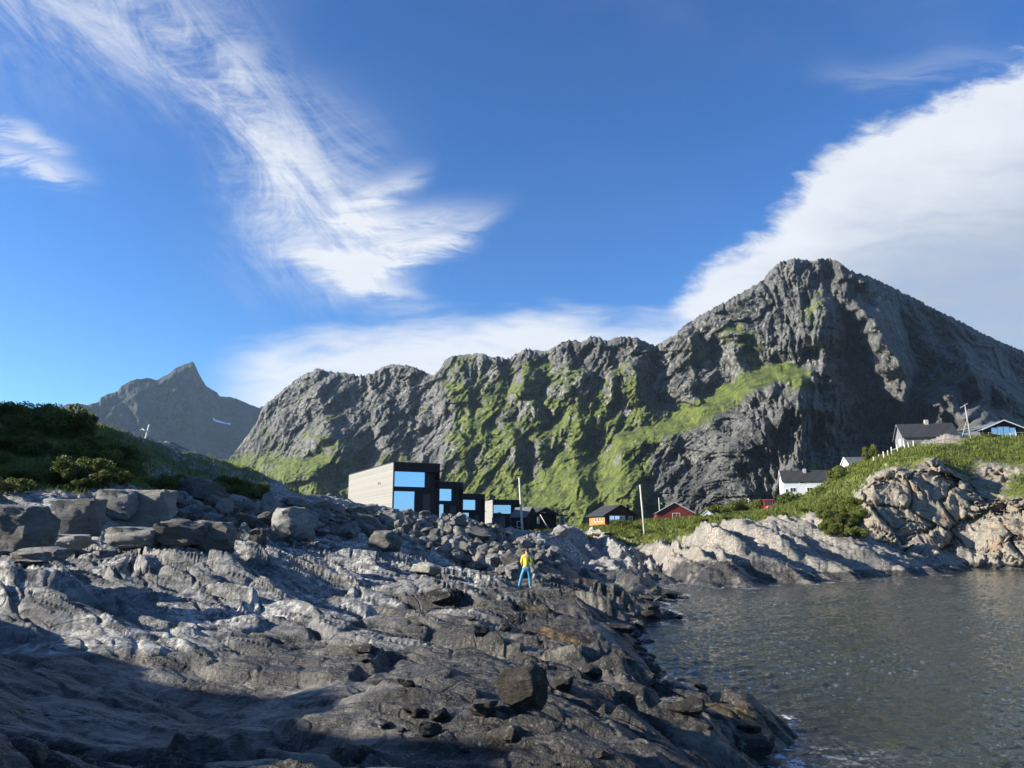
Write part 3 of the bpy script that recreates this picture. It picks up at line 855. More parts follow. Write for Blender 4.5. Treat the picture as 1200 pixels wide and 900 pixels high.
crest = [(150, 640), (215, 600), (255, 556), (268, 540), (285, 518), (300, 497), (308, 478), (318, 470), (333, 457), (350, 444), (362, 437), (372, 433), (385, 436), (403, 438), (420, 441), (437, 438), (447, 432), (457, 428), (470, 429), (482, 430), (495, 435), (507, 442), (514, 436), (521, 424), (528, 418), (543, 417), (557, 415), (568, 416), (577, 420), (585, 419), (593, 422), (600, 419), (607, 414), (617, 410), (630, 412), (640, 413), (650, 408), (659, 402), (672, 399), (683, 402), (688, 398), (694, 395), (703, 396), (712, 401), (720, 397), (732, 396), (745, 396), (756, 401), (768, 407), (775, 403), (782, 399), (791, 394), (800, 384), (812, 376), (822, 369), (836, 362), (850, 355), (865, 346), (880, 337), (893, 330), (903, 318), (913, 309), (925, 305), (940, 304), (952, 308), (962, 304), (972, 304), (985, 309), (992, 316), (1005, 321), (1020, 325), (1033, 332), (1047, 338), (1060, 345), (1075, 352), (1087, 359), (1100, 366), (1116, 373), (1133, 382), (1150, 391), (1165, 398), (1180, 405), (1200, 413), (1240, 432), (1300, 455), (1380, 490), (1480, 545), (1600, 600), (1700, 635)]
rc = [(150, 1500), (310, 1450), (450, 1300), (520, 1180), (620, 1080), (720, 980), (800, 940), (940, 900), (1060, 930), (1200, 1000), (1700, 1250)]
rb = [(150, 1150), (310, 1110), (450, 980), (560, 880), (700, 780), (850, 640), (1000, 620), (1200, 660), (1700, 800)]
# spurs (positive) and gullies (zero) as they run down the face: (points, how far they stand out)
LN = [
    ([(150, 400), (150, 650)], 0),
    ([(300, 470), (262, 560), (240, 650)], [0, 10, 10]),
    ([(372, 430), (385, 480), (392, 520), (402, 560), (400, 600)], [40, 130, 150, 130, 90]),      # left buttress
    ([(437, 445), (424, 485), (430, 530), (432, 590)], [10, 20, 20, 20]),
    ([(448, 430), (432, 480), (444, 515), (455, 545), (462, 590)], [40, 70, 95, 90, 60]),
    ([(512, 440), (500, 490), (487, 535), (478, 590)], [0, 0, 0, 0]),
    ([(527, 417), (535, 450), (541, 480), (546, 505), (550, 560)], [40, 85, 90, 75, 60]),
    ([(546, 420), (553, 460), (556, 500), (562, 560)], [20, 45, 55, 50]),
    ([(574, 419), (580, 460), (590, 520), (600, 570)], [50, 85, 95, 70]),
    ([(592, 424), (600, 470), (606, 530), (615, 570)], [15, 35, 55, 50]),
    ([(615, 410), (618, 440), (622, 490), (640, 560)], [55, 90, 100, 65]),
    ([(640, 416), (640, 450), (645, 500), (655, 560)], [20, 45, 60, 50]),
    ([(660, 402), (672, 440), (678, 480), (686, 540)], [60, 100, 105, 70]),
    ([(686, 402), (692, 450), (698, 500), (700, 550)], [20, 35, 55, 50]),
    ([(694, 395), (704, 430), (712, 470), (725, 530)], [50, 80, 90, 60]),
    ([(718, 400), (722, 440), (728, 480), (745, 530)], [20, 40, 60, 50]),
    ([(735, 396), (744, 430), (752, 465), (775, 520)], [45, 85, 110, 60]),
    ([(768, 408), (770, 440), (782, 475), (805, 520)], [10, 20, 40, 50]),
    ([(782, 399), (800, 430), (815, 462), (840, 520)], [55, 90, 85, 50]),
    ([(800, 384), (808, 395), (812, 430), (820, 462)], [45, 80, 60, 45]),
    ([(812, 376), (840, 420), (838, 458), (860, 520)], [20, 10, 25, 55]),
    ([(850, 355), (862, 390), (866, 425), (880, 470), (890, 560)], [50, 85, 100, 80, 60]),
    ([(893, 330), (905, 370), (900, 420), (905, 470), (912, 560)], [20, 40, 70, 75, 55]),
    ([(925, 305), (935, 350), (935, 400), (942, 450), (938, 520), (945, 600)], [60, 95, 120, 130, 110, 70]),
    ([(948, 308), (950, 350), (952, 390), (955, 440), (960, 540)], [50, 90, 115, 125, 90]),
    ([(966, 304), (962, 350), (970, 400), (975, 440), (985, 500), (990, 570)], [70, 100, 118, 128, 112, 70]),
    ([(972, 306), (978, 350), (1000, 400), (1022, 440), (1040, 500), (1040, 580)], [60, 100, 110, 95, 50, 30]),
    ([(980, 306), (1002, 357), (1035, 392), (1056, 430), (1062, 475), (1052, 520)], [95, 220, 320, 300, 150, 30]),
    ([(1040, 320), (1065, 390), (1075, 435), (1068, 470), (1060, 560)], [10, 10, 0, 0, 0]),
    ([(1095, 340), (1120, 400), (1142, 437), (1150, 470), (1156, 500), (1162, 560)], [30, 60, 190, 340, 380, 340]),
    ([(1170, 390), (1190, 440), (1200, 470), (1205, 520), (1210, 580)], [10, 10, 120, 260, 260]),
    ([(1265, 420), (1260, 470), (1255, 520), (1255, 580)], [0, -30, -10, 20]),
    ([(1700, 420), (1700, 650)], [-250, -250]),
]
LED = [
    ([(715, 525), (760, 505), (800, 490), (840, 470), (880, 452), (915, 438), (950, 445)], [10, 14, 18, 20, 20, 18, 12], 90, 1.0),
    ([(600, 588), (640, 575), (680, 560), (715, 552), (755, 570)], [26, 34, 36, 30, 20], 70, .85),
    ([(255, 548), (300, 548), (345, 545), (385, 535)], [16, 22, 12, 8], 60, .75),
    ([(628, 505), (660, 498), (690, 485)], 7, 20, .75),
    ([(590, 470), (600, 460), (612, 450)], 14, 15, .6),
    ([(1090, 445), (1120, 437), (1150, 440)], 7, 20, .6),
    ([(940, 560), (958, 545), (975, 520)], 12, 15, .6),
]
full, fr_, px, py, G, g0, nb, rr = mountain('mountain', m_mtn, crest, rc, rb, 636, LN, 150, 1700, 1.05, 330, 500, 1.0, LED, jag=3.0)
# green belts between the buttresses of the middle ridge; bare grey wall on the right
mid_g = sstep(505, 560, px) * sstep(800, 720, px) * sstep(420, 470, py) * .20
left_g = sstep(420, 380, px) * sstep(480, 540, py) * .35
foot_g = sstep(555, 600, py) * .30
wall = sstep(735, 770, px) * sstep(985, 955, px) * sstep(-2, 8, py - np.interp(px, [740, 800, 860, 920, 960], [535, 515, 490, 468, 470])) * sstep(608, 590, py)
bare = np.clip(wall, 0, 1)
peakp = .42 * np.exp(-((px - 955) / 22) ** 2 - ((py - 362) / 26) ** 2) + .25 * sstep(500, 540, px) * sstep(790, 740, px) * sstep(405, 430, py) + .35 * np.exp(-((px - 870) / 30) ** 2 - ((py - 395) / 30) ** 2)
gg = np.clip(g0 + mid_g + left_g + foot_g + peakp - .55 * bare - .22 * sstep(980, 1010, px) - .1 * sstep(430, 400, py), 0, 1)
gg = np.clip(np.maximum(gg, G * .95), 0, 1.05)
gfull = np.concatenate([np.full((nb, gg.shape[1]), .2), gg], 0)
mt = grid_mesh('mountain', full, m_mtn, {'grass': gfull})
tag(mt, 'rugged grey mountain ridge with green ledges rising behind the houses', 'mountain', kind='structure')

crest2 = [(-260, 600), (-120, 545), (0, 505), (50, 486), (78, 474), (92, 473), (102, 475), (116, 471), (118, 466), (126, 462), (138, 459), (142, 453), (150, 448), (158, 445), (168, 444), (174, 443), (180, 445), (184, 446), (192, 441), (199, 438), (205, 432), (212, 429), (219, 426), (226, 424), (228, 427), (232, 436), (238, 447), (242, 453), (249, 457), (254, 460), (258, 465), (268, 465), (278, 468), (290, 473), (303, 478), (315, 474), (330, 470), (350, 480), (380, 510), (420, 560), (470, 610)]
LN2 = [([(-260, 400), (-260, 660)], 0), ([(60, 480), (90, 540)], [0, 30]), ([(120, 465), (135, 500), (150, 560)], [60, 100, 80]), ([(140, 455), (170, 560)], [30, 40]),
       ([(172, 443), (150, 480), (180, 560)], [70, 110, 110]), ([(190, 443), (200, 500), (215, 560)], [40, 30, 30]), ([(222, 425), (225, 470), (240, 560)], [60, 110, 100]),
       ([(250, 458), (268, 520), (270, 560)], [60, 40, 40]), ([(300, 477), (320, 540)], [60, 120]), ([(470, 400), (470, 660)], 0)]
full2, fr2, px2, py2, G2, g2_, nb2, rr2 = mountain('far_mountain', m_far, crest2, [(-260, 2300), (100, 2900), (470, 4300)], [(-260, 1500), (100, 2000), (470, 3000)], 640, LN2, -260, 470, 1.0, 150, 900, .5, (), jag=1.0, sc=3.2, mode='far')
mt2 = grid_mesh('far_mountain', full2, m_far, {'grass': np.concatenate([np.full((nb2, g2_.shape[1]), .2), np.clip(g2_ - .05, 0, .4)], 0)})
tag(mt2, 'hazy blue pointed mountain peak far behind the left slope', 'mountain', kind='structure')

# snow patch lying on the far mountain
snow_m = simple_mat('snow', (.82, .84, .88), .6, .05, .02)
outl = [(249, 489), (252, 492), (258, 494), (264, 495), (271, 496), (270, 498), (262, 497), (254, 495), (250, 493)]
bm = bmesh.new(); vs = []
for (x_, y_) in outl:
    j = int(round((y_ - np.interp(x_, *zip(*crest2))) / (640 - np.interp(x_, *zip(*crest2))) * 149)); i = int(round(x_ + 260))
    q_ = Vector(fr2[max(j, 0), i]); d_ = (q_ - Vector((0, 0, CAM_Z))).normalized()
    vs.append((q_ - d_ * 14, q_ + d_ * 60))
top_ = [bm.verts.new(a) for a, b_ in vs]; bot_ = [bm.verts.new(b_) for a, b_ in vs]
bm.faces.new(top_); bm.faces.new(bot_[::-1])
for i in range(len(vs)):
    bm.faces.new((top_[i], bot_[i], bot_[(i + 1) % len(vs)], top_[(i + 1) % len(vs)]))
bmesh.ops.recalc_face_normals(bm, faces=bm.faces)
me = D.meshes.new('snow_patch'); bm.to_mesh(me); bm.free(); me.materials.append(snow_m)
o = D.objects.new('snow_patch', me); COL.objects.link(o)
tag(o, 'small white streak of snow on the far blue mountain', 'snow patch', kind='thing')

# the air
hz = D.materials.new('air'); hz.use_nodes = True
hz.node_tree.nodes.clear()
ho = hz.node_tree.nodes.new('ShaderNodeOutputMaterial'); pv = hz.node_tree.nodes.new('ShaderNodeVolumePrincipled')
pv.inputs['Color'].default_value = (.50, .72, 1, 1); pv.inputs['Density'].default_value = .00004; pv.inputs['Anisotropy'].default_value = .1
hz.node_tree.links.new(pv.outputs[0], ho.inputs['Volume'])
zt = max(full[..., 2].max(), full2[..., 2].max()) + 15
bmh = bmesh.new(); bmesh.ops.create_cube(bmh, size=1)
for v in bmh.verts: v.co = Vector((v.co.x * 13600, v.co.y * 13600, (zt + 9) * (v.co.z + .5) - 9))
meh = D.meshes.new('haze'); bmh.to_mesh(meh); bmh.free(); meh.materials.append(hz)
oh = D.objects.new('haze', meh); COL.objects.link(oh)
tag(oh, 'thin blue air softening the far mountains', 'haze', kind='stuff')
# ------------------------------------------------------------------ mesh builder for the things


class MB:
    def __init__(s):
        s.v = []; s.f = []

    def add(s, vs, fs):
        n = len(s.v); s.v += [tuple(v) for v in vs]; s.f += [tuple(i + n for i in f) for f in fs]
        return s

    def box(s, x0, x1, y0, y1, z0, z1, M=None):
        vs = [Vector((x, y, z)) for z in (z0, z1) for y in (y0, y1) for x in (x0, x1)]
        if M is not None: vs = [M @ v for v in vs]
        return s.add(vs, [(0, 2, 3, 1), (4, 5, 7, 6), (0, 1, 5, 4), (2, 6, 7, 3), (0, 4, 6, 2), (1, 3, 7, 5)])

    def prism(s, poly, y0, y1):
        """poly in x,z ; extruded along y"""
        n = len(poly)
        vs = [(x, y0, z) for x, z in poly] + [(x, y1, z) for x, z in poly]
        fs = [tuple(range(n)), tuple(range(2 * n - 1, n - 1, -1))] + [(i, i + n, (i + 1) % n + n, (i + 1) % n) for i in range(n)]
        return s.add(vs, fs)

    def bar(s, a, b, r0, r1=None, n=8):
        a = Vector(a); b = Vector(b); r1 = r0 if r1 is None else r1
        d = (b - a).normalized(); u = d.orthogonal().normalized(); w = d.cross(u)
        vs = []
        for c, r in ((a, r0), (b, r1)):
            vs += [c + (u * math.cos(2 * math.pi * i / n) + w * math.sin(2 * math.pi * i / n)) * r for i in range(n)]
        fs = [(i, (i + 1) % n, (i + 1) % n + n, i + n) for i in range(n)] + [tuple(range(n - 1, -1, -1)), tuple(range(n, 2 * n))]
        return s.add(vs, fs)

    def build(s, name, mat, parent=None, bevel=0, smooth=False):
        me = D.meshes.new(name)
        me.from_pydata(s.v, [], s.f); me.update()
        bm = bmesh.new(); bm.from_mesh(me)
        bmesh.ops.recalc_face_normals(bm, faces=bm.faces)
        if bevel: bmesh.ops.bevel(bm, geom=bm.edges[:], offset=bevel, segments=1, affect='EDGES')
        bm.to_mesh(me); bm.free()
        if smooth:
            for p_ in me.polygons: p_.use_smooth = True
        me.materials.append(mat)
        o = D.objects.new(name, me); COL.objects.link(o)
        if parent is not None: o.parent = parent
        return o


def empty(name, loc, rz=0):
    o = D.objects.new(name, None); COL.objects.link(o)
    o.empty_display_size = .3
    o.location = loc; o.rotation_euler = (0, 0, rz)
    return o


def planks(name, col, rough=.75, var=.22, w=.14, axis='x', spec=.3, dirt=.3):
    """boards: narrow joints and a tone for every board"""
    m, t, b = material(name)
    tc = t.new('ShaderNodeTexCoord').outputs['Object']
    se = t.new('ShaderNodeSeparateXYZ'); t.l.new(tc, se.inputs[0])
    if axis == 'z': a = se.outputs[2]
    else: a = t.m('ADD', se.outputs[0], se.outputs[1])
    q_ = t.m('DIVIDE', a, w)
    fl = t.m('FLOOR', q_); frc = t.m('FRACT', q_)
    wn = t.new('ShaderNodeTexWhiteNoise', noise_dimensions='1D'); t.l.new(fl, wn.inputs['W'])
    gr_ = t.noise(t.mapping(tc, (2, 2, 14) if axis != 'z' else (3, 3, 40)), 1.2, 5, .6)
    big_ = t.noise(tc, .8, 4, .6)
    f = t.m('ADD', t.m('MULTIPLY', wn.outputs['Value'], .5), t.m('MULTIPLY', t.m('ADD', gr_, big_), .35))
    c1 = [c * (1 - var) for c in col] + [1]; c2 = [min(1, c * (1 + var)) for c in col] + [1]
    cc_ = t.mix(t.ss(f, .2, .9), c1, c2)
    j = t.m('MULTIPLY', t.ss(frc, 0, .08), t.ss(frc, .92, 1.0, 1., 0.))
    cc_ = t.mix(t.m('MULTIPLY', t.m('SUBTRACT', 1.0, j), .7), cc_, [c * .3 for c in col] + [1])
    t.put(b.inputs['Base Color'], cc_)
    b.inputs['Roughness'].default_value = rough; b.inputs['Specular IOR Level'].default_value = spec
    t.put(b.inputs['Normal'], t.bump(j, .6, .012))
    return m


M_pale = planks('pale_weathered_boards', (.235, .226, .208), w=.16, axis='z', var=.12)
M_black = planks('black_stained_boards', (.012, .011, .012), w=.12, axis='x', var=.4)
M_blacktrim = simple_mat('black_metal_trim', (.012, .012, .013), .5, .2)
M_frame = simple_mat('dark_window_frame', (.02, .02, .022), .4, .2)
M_rec = simple_mat('dark_recess_panels', (.020, .022, .030), .6, .2)  # one dark bluish tone for loggia wall and door
M_glass, t, b = material('sky_tinted_glass')
b.inputs['Base Color'].default_value = (.40, .58, .92, 1); b.inputs['Metallic'].default_value = .92; b.inputs['Roughness'].default_value = .03  # blue base colour paints the sky's reflection into the panes
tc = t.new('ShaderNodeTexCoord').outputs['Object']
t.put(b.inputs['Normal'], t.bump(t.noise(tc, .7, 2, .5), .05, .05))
M_glassp, t, b = material('pale_window_glass')
b.inputs['Base Color'].default_value = (.62, .68, .76, 1); b.inputs['Metallic'].default_value = .75; b.inputs['Roughness'].default_value = .08
M_glassd, t, b = material('dark_window_glass')
b.inputs['Base Color'].default_value = (.02, .025, .03, 1); b.inputs['Roughness'].default_value = .06
M_roofd = planks('dark_felt_roof', (.030, .031, .036), w=.35, axis='x', var=.25, rough=.85)
M_roofg = planks('grey_slate_roof', (.11, .115, .125), w=.4, axis='x', var=.2, rough=.7)
M_roofm = planks('pale_metal_roof', (.42, .44, .46), w=.5, axis='x', var=.12, rough=.55)
M_orange = planks('orange_oiled_boards', (.36, .17, .06), w=.16, var=.18)
M_brown = planks('dark_brown_boards', (.055, .028, .016), w=.16, var=.25)
M_red = planks('falun_red_boards', (.15, .022, .020), w=.16, var=.22)
M_white = planks('white_painted_boards', (.66, .67, .69), w=.16, var=.06, axis='z')
M_grey = planks('grey_board_wall', (.16, .165, .175), w=.16, var=.2)
M_lgrey = planks('light_grey_boards', (.45, .45, .43), w=.16, var=.1)
M_trim = simple_mat('white_trim', (.75, .76, .77), .5, .08)
M_conc = simple_mat('concrete', (.34, .33, .31), .85, .2, 4, .01)
M_wood = simple_mat('weathered_pole_wood', (.46, .43, .37), .8, .25, 3, .01, stretch=(3, 3, .4))
M_drift = simple_mat('bleached_driftwood', (.66, .62, .54), .8, .2, 4, .01, stretch=(3, 3, .5))
M_steel = simple_mat('galvanised_steel', (.45, .46, .47), .4, .1, metal=.8)

# ------------------------------------------------------------------ black box cabins in a row
VX, VY = .899, .438                        # along the fronts, left to right
ANG = math.atan2(VY, VX)
CABG = 'black box cabins in a row above the rubble bank'


def cabin(corner, ztop, zbot, label, depth=21.8, turn=0.0):
    root = empty('cabin', (corner[0], corner[1], zbot), ANG + turn)
    tag(root, label, 'cabin', CABG)
    H = ztop - zbot; Wd = 6.15; dep = depth
    f = .14
    MB().box(0, f, 0, dep, 0, H).build('side_wall', M_pale, root)
    MB().box(Wd - f, Wd, 0, dep, 0, H).build('side_wall', M_black, root)
    MB().box(f + .002, Wd - f - .002, dep - f, dep - .01, 0, H - .01).build('back_wall', M_black, root)
    rf = MB().box(-.05, Wd + .05, -.05, dep + .05, H, H + .12).build('roof', M_blacktrim, root, .01)
    MB().box(2.2, 2.7, 12, 12.5, H + .12, H + .75).build('chimney', M_blacktrim, rf)
    # front: frame members 0.35 deep, recess behind
    z1, z2, z3, z4 = H - 1.0, H - 2.98, H - 3.42, H - 6.15     # window heights under the top band
    MB().box(f + .003, Wd - f - .003, 0, .30, z1, H - .003).build('top_band', M_black, root)
    MB().box(f + .003, Wd - f - .003, 0, .30, z3, z2).build('floor_band', M_black, root)
    MB().box(f + .003, Wd - f - .003, .02, .30, -1.2, max(z4, -.3)).build('plinth', M_black, root)
    xw = 4.22; xl = 2.92
    for (a, bb, lo, hi) in ((f + .03, xw, z2 + .003, z1 - .003), (f + .03, xl, max(z4, -.3) + .003, z3 - .003)):
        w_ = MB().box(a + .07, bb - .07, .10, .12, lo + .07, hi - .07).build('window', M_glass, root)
        fm = MB().box(a, a + .07, .06, .16, lo, hi).box(bb - .07, bb, .06, .16, lo, hi).box(a + .07, bb - .07, .06, .16, lo, lo + .07).box(a + .07, bb - .07, .06, .16, hi - .07, hi)
        fm.build('window_frame', M_trim if False else M_frame, w_)
    # loggia beside the upper window, boarded wall beside the lower one
    MB().box(xw + .003, Wd - f - .003, 1.2, 1.3, z2 + .003, z1 - .003).build('loggia_wall', M_rec, root)
    MB().box(xl + .003, Wd - f - .003, .16, .26, max(z4, -.3) + .003, z3 - .003).build('front_boards', M_black, root)
    rl = MB().box(xw + .003, Wd - f - .003, .05, .09, z2 + .95, z2 + 1.0)
    for k in range(9):
        xx = xw + .1 + k * .19
        rl.box(xx, xx + .02, .06, .08, z2 + .003, z2 + .95)
    rl.build('railing', M_blacktrim, root)
    dr = MB().box(xl + 1.1, xl + 2.05, .12, .158, -.2, z3 - .35).build('door', M_rec, root)
    MB().box(xl + 1.18, xl + 1.22, .06, .12, .85, 1.05).build('handle', M_steel, dr)
    # vents and a tap on the pale side wall
    for yv in (5.3, 6.0): MB().box(-.03, 0, yv, yv + .25, H - 2.35, H - 2.05).build('vent', M_blacktrim, root)
    MB().box(-.06, 0, 11.2, 11.32, 1.55, 1.85).build('wall_lamp', M_blacktrim, root)
    return root


c1_ = at(461, 542, 95)
cabin((c1_.x, 95), c1_.z, 5.6, 'largest and nearest black-fronted box cabin, with its whole pale left wall in the sun')


def cab_from_right(px, py, Yr, zb, label, turn=0.0):
    e_ = at(px, py, Yr)
    return cabin((e_.x - VX * 6.15, Yr - VY * 6.15), e_.z - .1, zb, label, turn=turn)


cab_from_right(543, 565, 124, 5.0, 'second black box cabin, its near corner hidden behind the largest one')
cab_from_right(568.5, 579, 148, 4.6, 'third and most hidden black box cabin, squeezed between its neighbours in the row')
cab_from_right(607, 586, 171, 4.6, 'last black box cabin of the row, with a narrow white strip of side wall', R(-9))


# ------------------------------------------------------------------ gabled houses
def house(name, label, cat, loc, rz, wd, ln, he, hr, mats, eave=.35, wins=(), group=None, chimney=None, base=1.2, extra=None, roof_t=.16, gable_trim=None):
    """front gable at y=0 (width wd along x), ridge runs to y=ln; he = eaves, hr = ridge height; wins: (face, u, z, w, h)"""
    root = empty(name, loc, rz); tag(root, label, cat, group)
    mg, ms, mr = mats                     # gable, sides, roof
    w2 = wd / 2
    MB().prism([(-w2, -base), (w2, -base), (w2, he), (0, hr), (-w2, he)], 0, .16).build('gable_wall', mg, root)
    MB().prism([(-w2, -base), (w2, -base), (w2, he), (0, hr), (-w2, he)], ln - .16, ln).build('gable_wall', mg, root)
    MB().box(-w2, -w2 + .16, .162, ln - .162, -base, he - .02).build('side_wall', ms, root)
    MB().box(w2 - .16, w2, .162, ln - .162, -base, he - .02).build('side_wall', ms, root)
    sl_ = (hr - he) / w2
    ex = w2 + eave; ze = he - sl_ * eave
    rf = MB().prism([(-ex, ze + .03), (0, hr + .03), (ex, ze + .03), (ex, ze + .03 + roof_t), (0, hr + .03 + roof_t), (-ex, ze + .03 + roof_t)], -eave, ln + eave).build('roof', mr, root)
    if chimney:
        cx_, cy_, ch_ = chimney
        MB().box(cx_ - .3, cx_ + .3, cy_ - .35, cy_ + .35, hr - 1.2, hr + ch_).build('chimney', M_conc, rf, .02)
    if gable_trim:
        bt = MB()
        for s_ in (-1, 1):
            bt.prism([(s_ * ex, ze + .0), (0, hr + .0), (0, hr + .22), (s_ * ex, ze + .22)], -eave - .05, -eave - .002)
        bt.build('bargeboard', gable_trim, rf)
    for (face, u, z, w, h, gm) in wins:
        if face == 'g': Mx = Matrix.Translation((u, 0, z))
        elif face == 'l': Mx = Matrix.Translation((-w2, u, z)) @ Matrix.Rotation(-math.pi / 2, 4, 'Z')
        else: Mx = Matrix.Translation((w2, u, z)) @ Matrix.Rotation(math.pi / 2, 4, 'Z')
        wn = MB().box(-w / 2, w / 2, -.03, .0, 0, h, Mx).build('window', gm, root)
        fm = MB().box(-w / 2 - .09, -w / 2, -.06, 0, -.09, h + .09, Mx).box(w / 2, w / 2 + .09, -.06, 0, -.09, h + .09, Mx).box(-w / 2, w / 2, -.06, 0, -.09, 0, Mx).box(-w / 2, w / 2, -.06, 0, h, h + .09, Mx)
        if w > 1.0: fm.box(-.03, .03, -.05, -.032, 0, h, Mx)
        fm.build('window_frame', M_trim, wn)
    if extra: extra(root)
    return root


def face_rot(nx, ny):
    """rotation that turns the front gable's normal (0,-1) to (nx, ny)"""
    return math.atan2(nx, -ny)


# two low dark cabins to the right of the row
p0 = at(624, 622, 150)


def porch5(root):
    MB().box(3.0, 3.25, -.5, -.3, -.5, 2.0).build('porch_post', M_black, root)


house('cabin', 'low dark cabin with a grey roof, just right of the tall pole', 'cabin', (p0.x - .2, 150, 4.3), face_rot(.80, -.60), 3.4, 3.5, 3.2, 4.8, (M_black, M_black, M_roofg), .3, [('l', 1.6, 1.2, 1.0, 1.0, M_glassd)], gable_trim=M_blacktrim)


def porch6(root):
    d_ = MB().box(-3.0, 3.3, -2.6, 0, -.2, 0).build('porch_deck', M_brown, root)
    for x_ in (1.9, 2.9):
        MB().box(x_, x_ + .22, -2.3, -2.1, 0, 2.6).build('porch_post', M_lgrey, root)
    MB().prism([(-1.2, 2.75), (3.5, 2.2), (3.5, 2.32), (-1.2, 2.87)], -2.7, -.4).build('porch_roof', M_roofd, root)


p0 = at(640, 618, 150)
house('cabin', 'low black cabin with an open porch on pale posts, left of the dark earth mound', 'cabin', (p0.x, 152, p0.z), face_rot(.35, -.94), 4.6, 6.5, 2.5, 3.7, (M_black, M_black, M_roofd), .4, [('g', -1.6, .8, .35, 1.3, M_glass)], extra=porch6, gable_trim=M_blacktrim)

# brown house with orange side wall
p0 = at(727, 622, 178)


def brown_extra(root):
    MB().box(-4.2, 4.4, -1.5, -.01, -.25, 0).build('terrace', M_brown, root)
    r_ = MB().box(-4.2, 4.4, -1.5, -1.42, .9, .98)
    for k in range(12): r_.box(-4.15 + k * .77, -4.09 + k * .77, -1.48, -1.43, 0, .9)
    r_.build('railing', M_brown, root)


house('house', 'brown timber house with an orange sunlit side wall and a glazed gable', 'house', (p0.x, 178, p0.z + 1.0), face_rot(.33, -.945), 7.6, 8.5, 2.6, 4.7, (M_brown, M_orange, M_roofd), .7,
      [('g', -2.05, .8, 1.1, 1.5, M_glass), ('g', -.72, .8, 1.1, 1.5, M_glass), ('g', .61, .8, 1.1, 1.5, M_glass), ('g', 2.7, .2, .9, 2.0, M_orange), ('l', 1.5, 1.1, .6, .9, M_glassd), ('l', 3.2, 1.1, .6, .9, M_glassd), ('l', 5.0, 1.1, .6, .9, M_glassd)], extra=brown_extra, gable_trim=M_brown)

p0 = at(790, 613, 195)
house('barn', 'dark red wooden barn with a low dark roof on the grass', 'barn', (p0.x + .3, 195, p0.z + .6), face_rot(-.12, -.993), 9.2, 9.0, 1.9, 4.4, (M_red, M_red, M_roofd), .35,
      [('g', .3, -.2, 1.7, 2.0, M_red)], gable_trim=M_roofm)

p0 = at(931, 590, 185)
house('house', 'white two-storey house with a black roof below the dark cliff', 'house', (p0.x - 2.0, 187.5, p0.z + .6), face_rot(-.98, .2), 6.2, 10.4, 4.6, 7.2, (M_white, M_white, M_roofd), .3,
      [('r', 2.2, 2.1, 1.2, .9, M_glassd), ('r', 6.0, 2.1, 1.2, .9, M_glassd), ('r', .8, 2.1, .5, .6, M_glassd), ('r', 4.4, 4.05, 1.0, .35, M_glassd)], gable_trim=M_trim, chimney=(.6, 5.5, .5))

p0 = at(993, 553, 192)
house('house', 'small white-gabled house with a grey roof, half sunk behind green bushes', 'house', (p0.x - .4, 192, p0.z - 1.2), face_rot(-1, -.02), 5.2, 6.0, 2.6, 4.7, (M_white, M_lgrey, M_roofg), .25, [('r', 2.0, .9, .8, .8, M_glassd)], gable_trim=M_trim)


def stilts(root):
    for x_, y_ in ((-2.9, .2), (-.6, .2), (2.6, .2), (2.9, 4.0), (2.9, 8.5)):
        MB().box(x_ - .16, x_ + .16, y_ - .16, y_ + .16, -3.2, -.02).build('stilt', M_lgrey, root)
    MB().box(-3.2, 3.4, -.9, -.01, -.2, 0).build('deck', M_grey, root)


p0 = at(1054, 527, 152)
house('house', 'dark-roofed grey house on stilts at the edge of the grassy headland, with one pale gable', 'house', (p0.x + .2, 152, p0.z + .3), face_rot(-.98, .2), 6.0, 9.6, 1.9, 4.6, (M_grey, M_grey, M_roofd), .35, [('g', .2, .5, .9, 1.2, M_lgrey)], extra=stilts, base=.02, chimney=(.0, 5.2, .9), gable_trim=M_grey)


def glazed(root):
    MB().box(-4.2, 4.4, -2.2, -.01, -.3, -.02).build('terrace', M_lgrey, root)
    for k in range(5):
        MB().box(-4.1 + k * 2.05, -3.98 + k * 2.05, -2.15, -2.03, -1.2, -.3).build('terrace_post', M_lgrey, root)
    r_ = MB().box(-4.2, 4.4, -2.2, -2.14, .72, .78)
    for k in range(9): r_.box(-4.15 + k * 1.05, -4.1 + k * 1.05, -2.19, -2.15, -.02, .72)
    r_.build('railing', M_lgrey, root)
    MB().prism([(-8.4, 1.5), (-3.8, 2.3), (-3.8, 2.45), (-8.4, 1.65)], 1.0, 5.5).build('lean_to_roof', M_roofm, root)
    MB().box(-8.2, -3.82, 1.2, 5.3, -1, 1.5).build('lean_to', M_lgrey, root)


p0 = at(1177, 513, 150)
house('house', 'black house with a wide glazed gable and terrace, highest on the right-hand headland', 'house', (p0.x, 150, p0.z), face_rot(-.05, -.998), 7.6, 8.5, 1.7, 3.3, (M_black, M_black, M_roofg), .6,
      [('g', -1.75, .35, 1.0, 1.55, M_glassp), ('g', -.6, .35, 1.0, 1.75, M_glassp), ('g', .55, .35, 1.0, 1.75, M_glassp), ('g', 1.7, .35, 1.0, 1.55, M_glassp)], extra=glazed, gable_trim=M_trim)

p0 = at(829, 609, 160)
house('shed', 'tiny pale shed roof sunk in the grass right of the red barn', 'shed', (p0.x, 160, p0.z), face_rot(-.4, -.9), 2.4, 2.6, .9, 1.75, (M_lgrey, M_lgrey, M_roofm), .15, [], base=.8)


